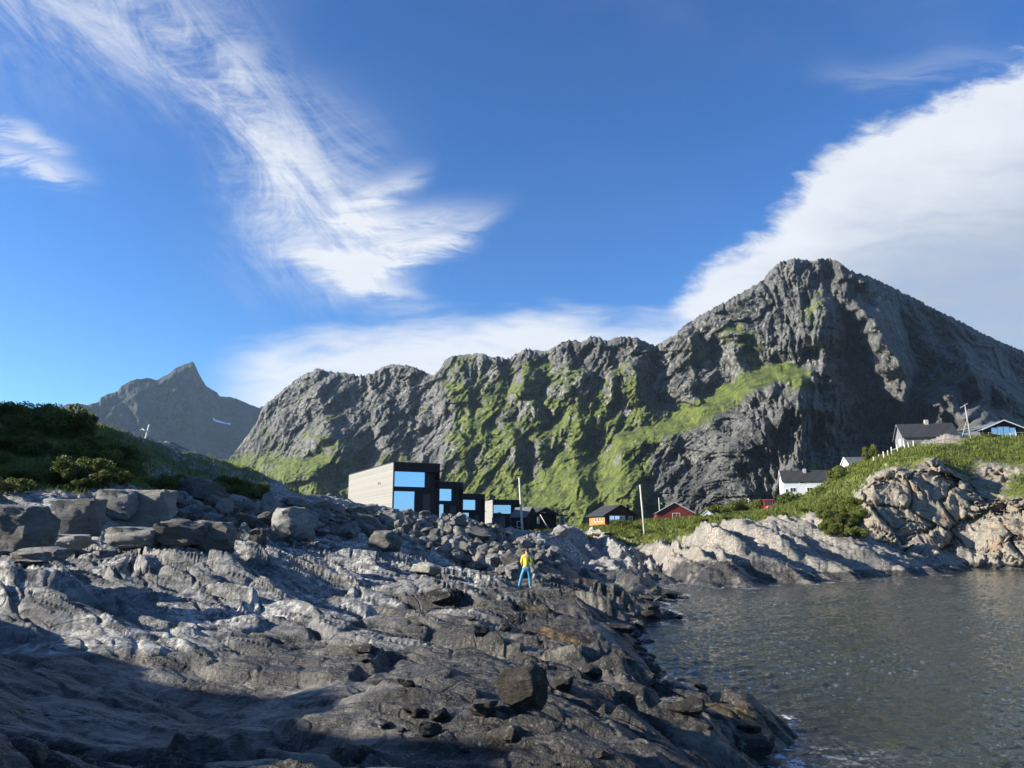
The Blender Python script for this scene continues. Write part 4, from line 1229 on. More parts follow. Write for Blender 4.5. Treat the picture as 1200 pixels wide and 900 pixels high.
# ------------------------------------------------------------------ poles, mast, posts
def pole(name, label, top, bot, Y, r, cat='pole', group=None, mat=None, arm=True, sink=1.0):
    a = at(*bot, Y); b_ = at(*top, Y)
    root = empty(name, (a.x, a.y, a.z)); tag(root, label, cat, group)
    d_ = Vector(b_) - Vector(a)
    MB().bar(-d_.normalized() * sink, d_, r * 1.15, r * .8, 10).build('shaft', mat or M_wood, root, smooth=True)
    if arm:
        MB().box(-.55, .55, -.06, .06, -.06, .06, Matrix.Translation(d_ * .955) @ Matrix.Rotation(.5, 4, 'Z')).build('crossarm', mat or M_wood, root)
        for s_ in (-.45, .45):
            c_ = d_ * .955 + Vector((s_ * math.cos(.5), s_ * math.sin(.5), .06))
            MB().bar(c_, c_ + Vector((0, 0, .16)), .05, .035, 8).build('insulator', M_frame, root)
    return root


PG = 'wooden utility poles'
pole('utility_pole', 'weathered wooden pole standing right of the last black box cabin', (608.5, 560), (612.5, 629), 104, .15, 'utility pole', PG, arm=False)
pole('utility_pole', 'tall pale wooden pole standing on the grass between the brown house and the red barn', (750, 568), (756.5, 638), 108, .14, 'utility pole', PG, arm=False)
pole('utility_pole', 'thin distant wooden pole rising behind the red barn', (772, 583), (773.5, 606), 230, .16, 'utility pole', PG, arm=False)
pole('utility_pole', 'short grey pole among the bushes left of the red tractor', (877, 584), (878.5, 600), 175, .16, 'utility pole', PG, arm=False)
m_ = pole('mast', 'slim pale mast braced by a prop, left of the glazed black house on the headland', (1130.5, 474), (1137.5, 513), 142, .09, 'mast', None, M_lgrey, arm=False)
a_ = at(1137.5, 513, 142); tp = at(1133.5, 490, 142) - a_; lf = at(1127, 513, 142) - a_; hd = at(1130.5, 475, 142) - a_
MB().bar(lf, tp, .05, .05).build('prop', M_lgrey, m_)
MB().bar(hd + Vector((-.9, 0, -.5)), hd + Vector((.6, 0, .35)), .06, .06).build('yard', M_lgrey, m_)
pole('leaning_pole', 'thin grey plank leaning against the black cabin with the porch', (633, 603), (643, 620), 134, .07, 'plank', None, M_drift, arm=False, sink=.1)
# fence posts below the grey house on stilts
for k, (px_, py_, h_) in enumerate(((1030, 536, 9), (1036, 535, 10), (1041, 533, 8), (1066, 528, 9), (1071, 526, 8), (1024, 539, 6), (1045, 532, 10), (1052, 530, 9), (1061, 529, 10))):
    Yp = 139 + (k % 3)
    g_ = at(px_, py_, Yp); gz = ground(g_.x, g_.y)
    g_.z = gz
    o = MB().box(-.09, .09, -.07, .07, -.6, h_ * Yp / F).build('fence_post', M_drift)
    o.location = g_; o.rotation_euler = (random.uniform(-.06, .06), random.uniform(-.1, .1), random.uniform(0, 1.5))
    tag(o, 'weathered grey fence post at the turf edge below the grey house on stilts', 'fence post', 'fence posts below the stilted grey house')

# broken bleached trunk on the left slope
h_ = hit(170, 512) or at(170, 512, 55)
dt = empty('dead_tree', h_); tag(dt, 'bleached broken trunk with one side branch, sticking up from the left slope', 'dead tree')
s_ = h_.y / F
MB().bar((0, 0, -.5), (3 * s_, .1, 15 * s_), .085, .06, 9).build('trunk', M_drift, dt, smooth=True)
br = MB().bar((1.2 * s_, 0, 6 * s_), (-4 * s_, 0, 9.5 * s_), .05, .03, 7); br.bar((-4 * s_, 0, 9.5 * s_), (-6.5 * s_, 0, 8 * s_), .03, .015, 6)
br.build('branch', M_drift, dt, smooth=True)

# white tub beside the rocks below the low cabins
h_ = hit(634, 641, 60) or at(634, 641, 95)
tb = empty('tub', h_); tag(tb, 'small white plastic tub on the ledge below the low dark cabins', 'tub')
s_ = h_.y / F
MB().prism([(-3.4 * s_, -.3), (3.4 * s_, -.3), (4 * s_, 6.4 * s_), (-4 * s_, 6.4 * s_)], -.45, .45).build('body', M_trim, tb, .02)
MB().box(-4.3 * s_, 4.3 * s_, -.5, .5, 6.4 * s_ + .002, 7.4 * s_).build('rim', M_trim, tb, .015)

# little grey bollard left of the largest cabin
g_ = at(397.5, 594, 100); bo = empty('bollard', g_); tag(bo, 'short grey bollard standing just left of the largest cabin', 'bollard')
MB().bar((0, 0, -.8), (0, 0, .85), .30, .27, 14).build('shaft', M_conc, bo, smooth=True)
MB().bar((0, 0, .852), (0, 0, 1.1), .34, .24, 14).build('cap', M_conc, bo, smooth=True)

# ------------------------------------------------------------------ red tractor
M_tr = simple_mat('faded_red_paint', (.46, .05, .045), .45, .2)
M_ty = simple_mat('black_rubber', (.015, .015, .015), .9, .2)
p0 = at(901.5, 606, 145)
p0.z = at(901.5, 603, 145).z
tr_ = empty('tractor', p0, face_rot(-.25, -.97)); tag(tr_, 'small faded red tractor parked in tall grass left of the white house', 'tractor')
MB().box(-.55, .55, -2.1, -.2, .75, 1.55).build('bonnet', M_tr, tr_, .08)
MB().box(-.45, .45, -2.13, -2.09, .85, 1.4).build('grille', M_blacktrim, tr_)
for s_ in (-1, 1): MB().bar((s_ * .33, -2.14, 1.3), (s_ * .33, -2.18, 1.3), .11, .11, 12).build('headlight', M_trim, tr_)
cb = MB()
for x_ in (-.8, .72):
    for y_ in (-.25, 1.1): cb.box(x_, x_ + .08, y_, y_ + .08, 1.2, 2.6)
cb.box(-.85, .85, -.2, 1.2, .8, 1.2)
cb.build('cab', M_tr, tr_)
MB().box(-.98, .98, -.45, 1.4, 2.602, 2.76).build('cab_roof', M_tr, tr_, .05)
MB().box(-.70, .70, -.22, -.19, 1.22, 2.58).build('windscreen', M_glassd, tr_)
for s_ in (-1, 1):
    w_ = MB().bar((s_ * .78, .75, .72), (s_ * 1.18, .75, .72), .75, .75, 20).build('rear_wheel', M_ty, tr_)
    MB().bar((s_ * 1.181, .75, .72), (s_ * 1.21, .75, .72), .36, .34, 14).build('rim', M_tr, w_)
    w_ = MB().bar((s_ * .62, -1.6, .42), (s_ * .90, -1.6, .42), .44, .44, 18).build('front_wheel', M_ty, tr_)
    MB().bar((s_ * .901, -1.6, .42), (s_ * .92, -1.6, .42), .22, .2, 12).build('rim', M_tr, w_)
    MB().box(s_ * .98 - .26, s_ * .98 + .26, .0, 1.5, 1.5, 1.56).build('mudguard', M_tr, tr_)
MB().bar((.35, -1.3, 1.5), (.35, -1.3, 2.3), .05, .05, 8).build('exhaust', M_blacktrim, tr_)
# ------------------------------------------------------------------ boulders
from mathutils import noise as mnoise


def stone_mat(name, lo, hi, warm):
    m, t, b = material(name)
    tc = t.new('ShaderNodeTexCoord').outputs['Object']
    p_ = t.pos()
    oi = t.new('ShaderNodeObjectInfo').outputs['Random']
    n1_ = t.noise(t.mapping(p_, (.8, .8, 2.2), (R(12), R(-15), 0)), 1.1, 10, .72, .5); n2_ = t.noise(p_, 7, 7, .72)
    c_ = t.mix(t.ss(n1_, .34, .64), lo + (1,), hi + (1,))
    c_ = t.mix(t.m('MULTIPLY', t.ss(n2_, .52, .68), .6), c_, (.46, .445, .41, 1))
    c_ = t.mix(t.ss(oi, .2, 1., 0., .55), c_, warm + (1,))
    v_ = t.m('MULTIPLY_ADD', t.m('FRACT', t.m('MULTIPLY', oi, 7.31)), .8, .6)
    mm = t.new('ShaderNodeVectorMath', operation='SCALE'); t.l.new(c_, mm.inputs[0]); t.l.new(v_, mm.inputs[3])
    t.put(b.inputs['Base Color'], mm.outputs[0])
    b.inputs['Roughness'].default_value = .85; b.inputs['Specular IOR Level'].default_value = .3
    hh_ = t.m('ADD', t.m('MULTIPLY', n1_, .6), t.m('MULTIPLY', n2_, .2))
    t.put(b.inputs['Normal'], t.bump(hh_, 1.0, .42))
    return m


M_stone = stone_mat('boulder_stone', (.065, .065, .064), (.20, .198, .19), (.185, .165, .135))
M_stonep = stone_mat('sunlit_pale_stone', (.15, .148, .145), (.29, .285, .27), (.27, .25, .215))  # paler copy of the stone; part of its tone paints sunlight on boulders
M_stoned = stone_mat('dark_shore_stone', (.012, .012, .012), (.06, .057, .052), (.06, .048, .032))


def stone_mesh(name, seed, mat, blocky=False):
    rs = np.random.RandomState(seed)
    bm = bmesh.new()
    if blocky:
        bmesh.ops.create_cube(bm, size=1.7)
        bmesh.ops.subdivide_edges(bm, edges=bm.edges[:], cuts=11, use_grid_fill=True)
        ncut = 16
    else:
        bmesh.ops.create_icosphere(bm, subdivisions=4, radius=1.0)
        ncut = 15
    co_ = np.array([v.co[:] for v in bm.verts])
    for k in range(ncut):
        n_ = rs.normal(size=3); n_ /= np.linalg.norm(n_)
        d_ = rs.uniform(.48, .82) if not blocky else rs.uniform(.80, 1.12)
        ex_ = co_ @ n_ - d_
        co_ = co_ - np.outer(np.clip(ex_, 0, None), n_) * .96
    for v, c_ in zip(bm.verts, co_):
        q_ = Vector(c_)
        nn = mnoise.fractal(q_ * 1.5 + Vector((seed, 0, 0)), .85, 2.1, 7)
        st_ = mnoise.noise(Vector((q_.x * .8, q_.y * .8, q_.z * 7 + seed)))
        v.co = q_ * (1 + .15 * nn + .045 * st_)
    me = D.meshes.new(name); bm.to_mesh(me); bm.free()
    for p_ in me.polygons: p_.use_smooth = True
    me.set_sharp_from_angle(angle=R(30))
    me.materials.append(mat)
    return me


STN = [stone_mesh('boulder', 100 + k, M_stone) for k in range(12)]
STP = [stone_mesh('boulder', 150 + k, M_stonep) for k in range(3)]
SB = [stone_mesh('boulder', 200 + k, M_stone, True) for k in range(4)]
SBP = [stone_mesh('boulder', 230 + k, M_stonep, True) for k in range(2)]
SD = [stone_mesh('shore_rock', 300 + k, M_stoned) for k in range(5)]
rnd = random.Random(11)


def stone(me, px_, py_, wpx, hpx, name, label, cat, group, depth=.9, roll=.35, sink=.30, rmin=8, yaw=None):
    h_ = hit(px_, py_ + hpx * .42, rmin)
    if h_ is None: return None
    s_ = h_.y / F
    o = D.objects.new(name, me); COL.objects.link(o)
    rx, rz = wpx * s_ / 2 * 1.12, hpx * s_ / 2 * 1.15
    o.scale = (rx, max(rx, rz) * depth, rz)
    o.rotation_euler = (rnd.uniform(-roll, roll), rnd.uniform(-roll, roll), rnd.uniform(-.7, .7) if yaw is None else yaw)
    o.location = (h_.x, h_.y + rx * .35, h_.z + rz * (1 - 2 * sink * .6))
    tag(o, label, cat, group)
    return o


BG = 'boulders of the rubble bank'
BL = 'angular grey boulder lying among many in the rubble bank below the black cabins'
special = [
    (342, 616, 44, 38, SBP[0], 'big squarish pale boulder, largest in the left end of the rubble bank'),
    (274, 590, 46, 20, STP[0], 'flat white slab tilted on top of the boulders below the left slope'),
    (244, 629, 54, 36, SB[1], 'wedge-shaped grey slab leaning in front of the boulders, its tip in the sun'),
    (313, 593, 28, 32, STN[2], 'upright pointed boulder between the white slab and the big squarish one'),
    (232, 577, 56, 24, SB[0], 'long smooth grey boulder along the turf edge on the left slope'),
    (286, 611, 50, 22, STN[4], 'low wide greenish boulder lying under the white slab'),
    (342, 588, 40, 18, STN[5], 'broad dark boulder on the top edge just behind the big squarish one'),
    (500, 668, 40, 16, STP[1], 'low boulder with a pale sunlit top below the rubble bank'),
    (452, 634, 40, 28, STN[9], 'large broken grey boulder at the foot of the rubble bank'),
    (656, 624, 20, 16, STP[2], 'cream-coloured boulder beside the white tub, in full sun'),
    (196, 582, 26, 22, STN[6], 'small rounded boulder at the left end of the rubble bank'),
    (560, 628, 34, 20, STN[7], 'broad brown-tinted boulder below the last black cabin'),
    (420, 600, 24, 14, STN[8], 'flat boulder right below the pale side wall of the largest cabin'),
]
taken = []
for (px_, py_, w_, hh_, me, lab) in special:
    if stone(me, px_, py_, w_, hh_, 'boulder', lab, 'boulder', BG, roll=.22):
        taken.append((px_, py_, (w_ + hh_) / 2))
up_ = [(185, 576), (300, 590), (350, 594), (400, 594), (520, 604), (560, 614), (600, 628), (660, 646)]
lo_ = [(185, 614), (260, 630), (330, 632), (380, 627), (420, 622), (480, 633), (540, 655), (600, 675), (660, 658)]
n_st = 0; tries = 0
while n_st < 282 and tries < 9000:
    tries += 1
    px_ = rnd.uniform(186, 655); a_ = np.interp(px_, *zip(*up_)); b_ = np.interp(px_, *zip(*lo_))
    py_ = rnd.uniform(a_, b_)
    base_ = np.interp(px_, [186, 300, 380, 520, 650], [21, 21, 15, 13.5, 11]) * np.interp((py_ - a_) / (b_ - a_), [0, 1], [.85, 1.15])
    s_ = base_ * math.exp(rnd.gauss(0, .30))
    if any((px_ - q_[0]) ** 2 / 1.5 + (py_ - q_[1]) ** 2 * 1.9 < ((s_ + q_[2]) * .33) ** 2 for q_ in taken): continue
    blk_ = rnd.random()
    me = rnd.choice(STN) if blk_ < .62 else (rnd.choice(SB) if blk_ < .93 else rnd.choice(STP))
    if stone(me, px_, py_, s_ * rnd.uniform(1.0, 1.5), s_ * rnd.uniform(.75, 1.05), 'boulder', BL, 'boulder', BG, roll=.6):
        taken.append((px_, py_, s_)); n_st += 1

# squared blocks of the ledge under the left slope
LG = 'squared rock blocks of the ledge under the left slope'
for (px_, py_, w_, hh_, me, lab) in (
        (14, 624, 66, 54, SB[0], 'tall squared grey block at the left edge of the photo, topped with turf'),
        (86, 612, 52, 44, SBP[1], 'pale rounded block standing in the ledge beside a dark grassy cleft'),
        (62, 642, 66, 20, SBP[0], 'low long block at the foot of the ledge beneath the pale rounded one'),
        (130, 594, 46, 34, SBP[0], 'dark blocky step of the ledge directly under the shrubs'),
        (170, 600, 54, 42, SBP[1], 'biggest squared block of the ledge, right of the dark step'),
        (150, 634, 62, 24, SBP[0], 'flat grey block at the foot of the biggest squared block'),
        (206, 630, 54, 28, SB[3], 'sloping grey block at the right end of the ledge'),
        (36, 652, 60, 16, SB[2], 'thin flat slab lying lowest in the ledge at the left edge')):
    stone(me, px_, py_, w_, hh_, 'rock_block', lab, 'rock block', LG, depth=.7, roll=.06, sink=.15, yaw=rnd.uniform(-.15, .15))

# rocks scattered on the lower shore
SG = 'dark rocks on the lower shore'
for (px_, py_, w_, hh_, lab) in (
        (612, 812, 62, 54, 'large rough dark rock standing on the lower shore below the walker'),
        (660, 800, 34, 26, 'smaller dark rock right of the large rough one on the lower shore'),
        (566, 836, 40, 26, 'dark rock left of the large rough one, nearer to the photographer'),
        (520, 702, 46, 22, 'dark rounded rock in shadow left of the walker')):
    stone(SD[len(lab) % 5], px_, py_, w_, hh_, 'shore_rock', lab, 'rock', SG, rmin=5)
k_ = 0
while k_ < 24:
    px_ = rnd.uniform(380, 860); py_ = rnd.uniform(715, 890)
    if px_ > 700 and py_ < 800: continue
    s_ = rnd.choice((8, 10, 13, 18, 24)) * (py_ - 560) / 240
    if any((px_ - q_[0]) ** 2 + (py_ - q_[1]) ** 2 * 3 < ((s_ + q_[2]) * .5) ** 2 for q_ in taken): continue
    if stone(rnd.choice(SD), px_, py_, s_ * rnd.uniform(1.0, 1.6), s_ * rnd.uniform(.6, .9), 'shore_rock', 'dark weathered stone lying loose on the wet lower shore', 'rock', SG, sink=.45, rmin=5): taken.append((px_, py_, s_))
    k_ += 1


k_ = 0; tries = 0
while k_ < 34 and tries < 900:
    tries += 1
    px_ = rnd.uniform(690, 890); py_ = rnd.uniform(690, 880)
    h_ = hit(px_, py_, 5)
    if h_ is None or not (-.12 < h_.z < .38): continue
    s_ = rnd.uniform(.22, .75) * F / h_.y
    if any((px_ - q_[0]) ** 2 + (py_ - q_[1]) ** 2 * 3 < ((s_ + q_[2]) * .45) ** 2 for q_ in taken): continue
    if stone(rnd.choice(SD), px_, py_, s_ * rnd.uniform(1.0, 1.7), s_ * rnd.uniform(.45, .7), 'shore_rock', 'low dark rock half awash along the edge of the water', 'rock', 'rocks along the waterline', sink=.5, rmin=5):
        taken.append((px_, py_, s_)); k_ += 1


# ------------------------------------------------------------------ shrubs and trees
def leaf_mat(name, lo, hi):
    m, t, b = material(name)
    p_ = t.pos()
    oi = t.new('ShaderNodeObjectInfo').outputs['Random']
    n1_ = t.noise(p_, 2.2, 5, .7); n2_ = t.noise(p_, 14, 2, .6)
    f_ = t.m('ADD', t.m('MULTIPLY', n1_, .55), t.m('MULTIPLY', n2_, .45))
    c_ = t.mix(t.ss(f_, .36, .64), lo + (1,), hi + (1,))
    c_ = t.mix(t.ss(oi, 0., 1., 0., .45), c_, (hi[0] * 1.15, hi[1] * .95, hi[2], 1))
    t.put(b.inputs['Base Color'], c_)
    b.inputs['Roughness'].default_value = .6; b.inputs['Specular IOR Level'].default_value = .25
    tl = t.new('ShaderNodeBsdfTranslucent'); t.l.new(c_, tl.inputs['Color'])
    ms = t.new('ShaderNodeMixShader'); ms.inputs[0].default_value = .35
    out = [n for n in m.node_tree.nodes if n.type == 'OUTPUT_MATERIAL'][0]
    t.l.new(b.outputs[0], ms.inputs[1]); t.l.new(tl.outputs[0], ms.inputs[2]); t.l.new(ms.outputs[0], out.inputs['Surface'])
    return m


M_leafd = leaf_mat('dark_shrub_leaves', (.034, .054, .014), (.13, .16, .035))
M_leafl = leaf_mat('light_shrub_leaves', (.042, .068, .012), (.15, .18, .034))
M_bark = simple_mat('shrub_bark', (.12, .10, .08), .9, .3, 6, .01)


def bush_mesh(seed, mat, n=2600, leaf=.075, flat=.8, clumps=11):
    rs = np.random.RandomState(seed)
    cc_ = rs.normal(size=(clumps, 3)) * (.48, .48, .34); cc_ = np.clip(cc_, -.75, .75); cc_[:, 2] = np.minimum(np.abs(cc_[:, 2]) + .22, .62)
    rr_ = rs.uniform(.22, .45, clumps)
    idx_ = rs.randint(0, clumps, n)
    d_ = rs.normal(size=(n, 3)); d_ /= np.linalg.norm(d_, axis=1, keepdims=True)
    pos_ = cc_[idx_] + d_ * (rr_[idx_] * rs.uniform(.45, 1.08, n) ** .6)[:, None] * (1, 1, flat)
    pos_[:, 2] = np.maximum(pos_[:, 2], .02)
    u_ = rs.normal(size=(n, 3)); u_ /= np.linalg.norm(u_, axis=1, keepdims=True)
    w_ = np.cross(u_, rs.normal(size=(n, 3))); w_ /= np.linalg.norm(w_, axis=1, keepdims=True)
    L1 = (leaf * rs.uniform(.6, 1.4, n))[:, None]
    v_ = np.stack([pos_ - u_ * L1, pos_ + w_ * L1 * .5, pos_ + u_ * L1, pos_ - w_ * L1 * .5], 1).reshape(-1, 3)
    me = D.meshes.new('foliage')
    me.from_pydata(v_.tolist(), [], np.arange(n * 4).reshape(n, 4).tolist()); me.materials.append(mat)
    st = MB()
    for k in range(7):
        e_ = cc_[k % clumps] * (1, 1, .9)
        st.bar((rs.normal() * .05, rs.normal() * .05, -.2), (e_[0] * .5, e_[1] * .5, e_[2] * .5), .028, .02, 6)
        st.bar((e_[0] * .5, e_[1] * .5, e_[2] * .5), tuple(e_), .02, .008, 6)
    ms = D.meshes.new('stem'); ms.from_pydata(st.v, [], st.f); ms.materials.append(M_bark)
    return me, ms


BD = [bush_mesh(400 + k, M_leafd, 3000, .060) for k in range(4)]
BLT = [bush_mesh(420 + k, M_leafl, 2600, .070) for k in range(4)]


def bush(protos, px_, py_, wpx, hpx, name, label, cat, group, rmin=8, Y=None):
    if Y is None:
        h_ = hit(px_, py_ + hpx * .42, rmin)
        if h_ is None: return None
    else:
        h_ = at(px_, py_ + hpx * .5, Y); h_.z = ground(h_.x, h_.y)
    s_ = h_.y / F
    r_ = empty(name, h_, rnd.uniform(0, 6.28)); tag(r_, label, cat, group)
    me, ms = rnd.choice(protos)
    sc_ = (wpx * s_ / 1.6, wpx * s_ / 1.6, hpx * s_ / .92)
    for nm, dd in (('foliage', me), ('stem', ms)):
        o = D.objects.new(nm, dd); COL.objects.link(o); o.parent = r_
    r_.scale = sc_
    return r_


SHG = 'dark shrubs on the left slope'
SHL = 'dense dark green shrub growing among others on the shaded left slope'
for (px_, py_, w_, h_, lab) in (
        (76, 497, 56, 36, 'tallest tangled shrub at the crest of the left slope, against the sky'),
        (40, 486, 40, 22, 'shrub with pale leaf tips on the skyline left of the tallest one'),
        (6, 484, 36, 22, 'shrub at the left edge of the photo, high on the slope'),
        (96, 553, 52, 30, 'rounded shrub in the middle of the left slope, just above the rock ledge')):
    bush(BD, px_, py_, w_, h_, 'shrub', lab, 'shrub', SHG)
for k in range(44):
    px_ = rnd.uniform(-14, 150); py_ = rnd.uniform(np.interp(px_, [0, 100, 150], [490, 510, 535]), 572)
    s_ = rnd.uniform(18, 34)
    bush(BD, px_, py_, s_ * 1.2, s_ * .58, 'shrub', SHL, 'shrub', SHG)
for k in range(16):
    px_ = rnd.uniform(150, 300); py_ = np.interp(px_, [150, 230, 300], [555, 567, 574]) + rnd.uniform(-12, 9)
    s_ = rnd.uniform(12, 22)
    bush(BD, px_, py_, s_ * 1.4, s_ * .7, 'shrub', SHL, 'shrub', SHG)

RG = 'green bushes around the houses'
for (px_, py_, w_, h_, Yb, lab) in (
        (1021, 535, 15, 19, 158, 'small round tree standing alone just left of the stilted grey house'),):
    r_ = bush(BLT, px_, py_, w_, h_, 'tree', lab, 'tree', None, Y=Yb)
for (px_, py_, w_, h_, Yb, lab) in (
        (926, 594, 27, 22, 168, 'brownish green bush right in front of the white two-storey house'),
        (866, 592, 34, 26, 172, 'largest green bush, left of the red tractor'),
        (845, 598, 28, 20, 170, 'rounded bush right of the tiny pale shed'),
        (888, 590, 18, 22, 165, 'upright bush touching the left of the red tractor'),
        (984, 566, 24, 24, 150, 'bright green bush right of the white house, below the grey-roofed one'),
        (966, 592, 18, 16, 145, 'light green bush hiding the lower right corner of the white house'),
        (688, 598, 14, 12, 190, 'bush behind the left end of the brown house'),
        (728, 622, 26, 14, 150, 'low bush in front of the brown house'),
        (742, 628, 18, 12, 125, 'bush at the foot of the tall pale pole'),
        (1160, 511, 20, 9, 146, 'low bush left of the glazed black house')):
    bush(BLT, px_, py_ + h_ * .12, w_ * .9, h_ * .68, 'bush', lab, 'bush', RG, Y=Yb)
GB = 'light green bush growing among others on the slope below the white houses'
for k in range(46):
    px_ = rnd.uniform(966, 1008); py_ = rnd.uniform(588, 628)
    s_ = rnd.uniform(8, 16)
    bush(BLT, px_, py_, s_ * 1.3, s_ * .9, 'bush', GB, 'bush', RG, rmin=70)
for k in range(26):
    px_ = rnd.uniform(690, 955); py_ = np.interp(px_, [690, 760, 860, 955], [628, 624, 604, 600]) + rnd.uniform(-3, 6)
    s_ = rnd.uniform(4, 8)
    if 885 < px_ < 918: continue
    bush(BLT, px_, py_, s_ * 1.6, s_ * .6, 'bush', 'low green bush in the grass strip between the red barn and the white house', 'bush', RG, rmin=70)

# ------------------------------------------------------------------ grass (nobody could count it)
M_grass, t, b = material('grass_blades')
p_ = t.pos()
gn_ = t.noise(p_, .5, 6, .65); g2_n = t.noise(p_, 6, 3, .6)
gc_ = t.mix(t.ss(t.m('ADD', t.m('MULTIPLY', gn_, .6), t.m('MULTIPLY', g2_n, .4)), .38, .62), (.042, .064, .012, 1), (.165, .185, .03, 1))
t.put(b.inputs['Base Color'], gc_); b.inputs['Roughness'].default_value = .6; b.inputs['Specular IOR Level'].default_value = .2
tl = t.new('ShaderNodeBsdfTranslucent'); t.l.new(gc_, tl.inputs['Color'])
ms_ = t.new('ShaderNodeMixShader'); ms_.inputs[0].default_value = .35
out = [n for n in M_grass.node_tree.nodes if n.type == 'OUTPUT_MATERIAL'][0]
t.l.new(b.outputs[0], ms_.inputs[1]); t.l.new(tl.outputs[0], ms_.inputs[2]); t.l.new(ms_.outputs[0], out.inputs['Surface'])
rs = np.random.RandomState(5)
cell = np.zeros_like(ZT)
cell[1:-1, 1:-1] = (RR[2:, 1:-1] - RR[:-2, 1:-1]) * RR[1:-1, 1:-1] * np.abs(GA[1:-1, 2:] - GA[1:-1, :-2])
gw = np.clip((grass - .46) * 4, 0, 1) * cell * (np.abs(GA) < R(36)) * (RR < 215) * (RR > 20) / np.maximum(RR, 30) ** .9
pr = (gw / gw.sum()).ravel()
NB = 230000
ids = rs.choice(pr.size, NB, p=pr)
jx = rs.normal(size=(NB, 2)) * (.16 + .0012 * RR.ravel()[ids])[:, None]
bx_ = X.ravel()[ids] + jx[:, 0]; by_ = Y.ravel()[ids] + jx[:, 1]; bz_ = ZT.ravel()[ids] - .04; br_ = RR.ravel()[ids]
clump = fbm(bx_ / 2.2, by_ / 2.2, 3, 77)
hgt = (.10 + .0022 * np.minimum(br_, 140) + .22 * np.clip(clump + .2, 0, .8)) * rs.uniform(.5, 1.25, NB)
wid_ = np.clip(.0006 * br_, .015, .10) * rs.uniform(.6, 1.3, NB)
th_ = rs.uniform(0, 6.28, NB); lean = rs.normal(size=(NB, 2)) * .35
dx_ = np.cos(th_) * wid_; dy_ = np.sin(th_) * wid_
tipx = bx_ + lean[:, 0] * hgt + .15 * hgt; tipy = by_ + lean[:, 1] * hgt
v_ = np.stack([np.stack([bx_ - dx_, by_ - dy_, bz_], -1), np.stack([bx_ + dx_, by_ + dy_, bz_], -1),
               np.stack([tipx + dx_ * .25, tipy + dy_ * .25, bz_ + hgt], -1), np.stack([tipx - dx_ * .25, tipy - dy_ * .25, bz_ + hgt], -1)], 1).reshape(-1, 3)
me = D.meshes.new('grass')
me.vertices.add(len(v_)); me.vertices.foreach_set('co', v_.astype(np.float32).ravel())
me.loops.add(NB * 4); me.loops.foreach_set('vertex_index', np.arange(NB * 4, dtype=np.int32))
me.polygons.add(NB); me.polygons.foreach_set('loop_start', np.arange(0, NB * 4, 4, dtype=np.int32)); me.polygons.foreach_set('loop_total', np.full(NB, 4, np.int32))
me.update(calc_edges=True); me.materials.append(M_grass)
o = D.objects.new('grass', me); COL.objects.link(o)
tag(o, 'yellow-green grass covering the slopes and the headland', 'grass', kind='stuff')

# ------------------------------------------------------------------ the walker
SKIN = simple_mat('skin', (.50, .30, .22), .55, .08)
M_jack = simple_mat('yellow_jacket_cloth', (.66, .55, .035), .75, .12, 9, .01)
M_jean = simple_mat('blue_trousers_cloth', (.055, .24, .38), .8, .2, 8, .01)
M_hair = simple_mat('dark_reddish_hair', (.055, .022, .014), .6, .3, 20, .004)
M_shoe = simple_mat('grey_shoes', (.34, .35, .36), .7, .15)


def skin(name, joints, edges, mat, parent, root_i=0, sub=2):
    """joints: (x, y, z, rx, ry); grows one surface round the chain of bones"""
    me = D.meshes.new(name)
    me.from_pydata([j[:3] for j in joints], edges, [])
    o = D.objects.new(name, me); COL.objects.link(o)
    md = o.modifiers.new('skin', 'SKIN'); md.use_smooth_shade = True
    o.modifiers.new('sub', 'SUBSURF').levels = sub
    sv = me.skin_vertices[0].data
    for k, j in enumerate(joints):
        sv[k].radius = (j[3], j[4] if len(j) > 4 else j[3]); sv[k].use_root = (k == root_i)
    bpy.context.view_layer.update()
    dg = bpy.context.evaluated_depsgraph_get()
    m2 = D.meshes.new_from_object(o.evaluated_get(dg)); m2.name = name
    D.objects.remove(o); D.meshes.remove(me)
    m2.materials.clear(); m2.materials.append(mat)
    for p_ in m2.polygons: p_.use_smooth = True
    o2 = D.objects.new(name, m2); COL.objects.link(o2)
    if parent is not None: o2.parent = parent
    return o2


fp = at(617, 689.5, 35)
pz = ground(fp.x, fp.y)
sk = .97
# body: +y is the way the walker faces (away from the camera), x to the right
J = [(0, 0, .95, .13, .105), (0, .01, 1.12, .125, .095), (0, .03, 1.32, .155, .10), (0, .05, 1.46, .10, .085), (.015, .075, 1.54, .055), (.03, .095, 1.60, .075, .085), (.035, .105, 1.68, .078, .098), (.035, .10, 1.755, .052, .066),
     # legs
     (-.10, .0, .88, .095), (-.225, -.01, .50, .065), (-.34, -.06, .10, .045), (-.35, .06, .04, .045),
     (.10, .0, .88, .095), (.145, .03, .50, .065), (.185, .0, .10, .045), (.20, .13, .04, .045),
     # arms
     (-.19, .05, 1.43, .062), (-.25, .12, 1.17, .047), (-.20, .30, 1.00, .034), (-.19, .36, .97, .036, .022),
     (.19, .05, 1.43, .062), (.27, .03, 1.16, .047), (.325, .10, .92, .034), (.335, .12, .85, .022, .036),
     # nose and ears
     (.035, .215, 1.655, .016), (-.045, .10, 1.655, .018), (.115, .10, 1.655, .018)]
E = [(0, 1), (1, 2), (2, 3), (3, 4), (4, 5), (5, 6), (6, 7), (0, 8), (8, 9), (9, 10), (10, 11), (0, 12), (12, 13), (13, 14), (14, 15), (3, 16), (16, 17), (17, 18), (18, 19), (3, 20), (20, 21), (21, 22), (22, 23), (6, 24), (6, 25), (6, 26)]
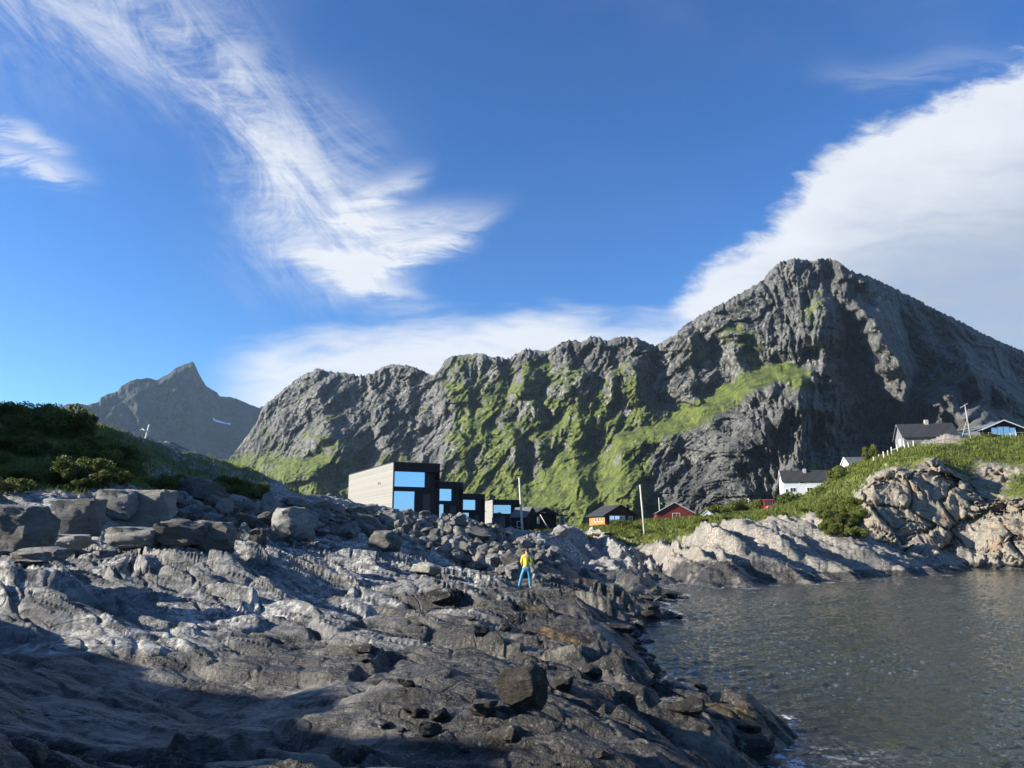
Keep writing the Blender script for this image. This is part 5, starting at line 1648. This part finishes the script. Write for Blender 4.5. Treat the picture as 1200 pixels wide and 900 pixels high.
# five fingers on each hand
for (w0, c_, out_) in ((19, Vector((-.19, .36, .97)), Vector((0, 1, -.15))), (23, Vector((.335, .12, .85)), Vector((.05, .12, -1)))):
    out_.normalize(); side = Vector((1, 0, 0)) if w0 == 19 else Vector((0, 1, 0))
    for k, (off, ln) in enumerate(((-.030, .070), (-.010, .080), (.010, .076), (.030, .060))):
        b0 = c_ + side * off + out_ * .035; b1 = b0 + out_ * ln * .55; b2 = b1 + out_ * ln * .40 + Vector((-.012, .012, -.008))
        i0 = len(J)
        J += [tuple(b0) + (.0095,), tuple(b1) + (.009,), tuple(b2) + (.008,)]
        E += [(w0, i0), (i0, i0 + 1), (i0 + 1, i0 + 2)]
    i0 = len(J); b0 = c_ + side * .042 - out_ * .005; b1 = b0 + side * .025 + out_ * .04
    J += [tuple(b0) + (.011,), tuple(b1) + (.0095,)]
    E += [(w0, i0), (i0, i0 + 1)]
person = skin('person', J, E, SKIN, None)
person.location = (fp.x, fp.y, pz - .0); person.scale = (sk, sk, sk); person.rotation_euler = (0, 0, R(-6))
tag(person, 'person in a yellow jacket and blue trousers walking away over the shore rocks', 'person')
JK = [(0, 0, .92, .150, .125), (0, .01, 1.10, .145, .12), (0, .03, 1.32, .155, .12), (0, .05, 1.455, .105, .10), (.01, .065, 1.515, .075, .075),
      (-.165, .05, 1.415, .080), (-.235, .12, 1.17, .064), (-.20, .285, 1.01, .048), (.165, .05, 1.415, .080), (.255, .03, 1.16, .064), (.315, .095, .935, .048)]
skin('jacket', JK, [(0, 1), (1, 2), (2, 3), (3, 4), (3, 5), (5, 6), (6, 7), (3, 8), (8, 9), (9, 10)], M_jack, person)
TJ = [(0, 0, .93, .15, .125), (-.10, .0, .84, .108), (-.225, -.01, .50, .085), (-.335, -.06, .085, .066), (.10, .0, .84, .108), (.145, .03, .50, .085), (.185, .0, .085, .066), (0, 0, 1.0, .14, .115)]
skin('trousers', TJ, [(0, 1), (1, 2), (2, 3), (0, 4), (4, 5), (5, 6), (0, 7)], M_jean, person)
for (a_, b_) in (((-.34, -.09, .045), (-.353, .11, .03)), ((.183, -.03, .045), (.202, .18, .03))):
    skin('shoe', [a_ + (.05, .045), ((a_[0] + b_[0]) / 2, (a_[1] + b_[1]) / 2, .042, .055, .045), b_ + (.042, .032)], [(0, 1), (1, 2)], M_shoe, person)
HR = [(.032, .075, 1.60, .062, .060), (.035, .072, 1.68, .092, .092), (.035, .088, 1.76, .066, .075)]
skin('hair', HR, [(0, 1), (1, 2)], M_hair, person)
for s_ in (-.028, .028):
    MB().bar((.035 + s_, .19, 1.685), (.035 + s_, .204, 1.685), .013, .010, 10).build('eye', M_trim, person)
MB().box(.012, .058, .186, .198, 1.605, 1.613).build('mouth', simple_mat('lips', (.36, .14, .12), .5), person)
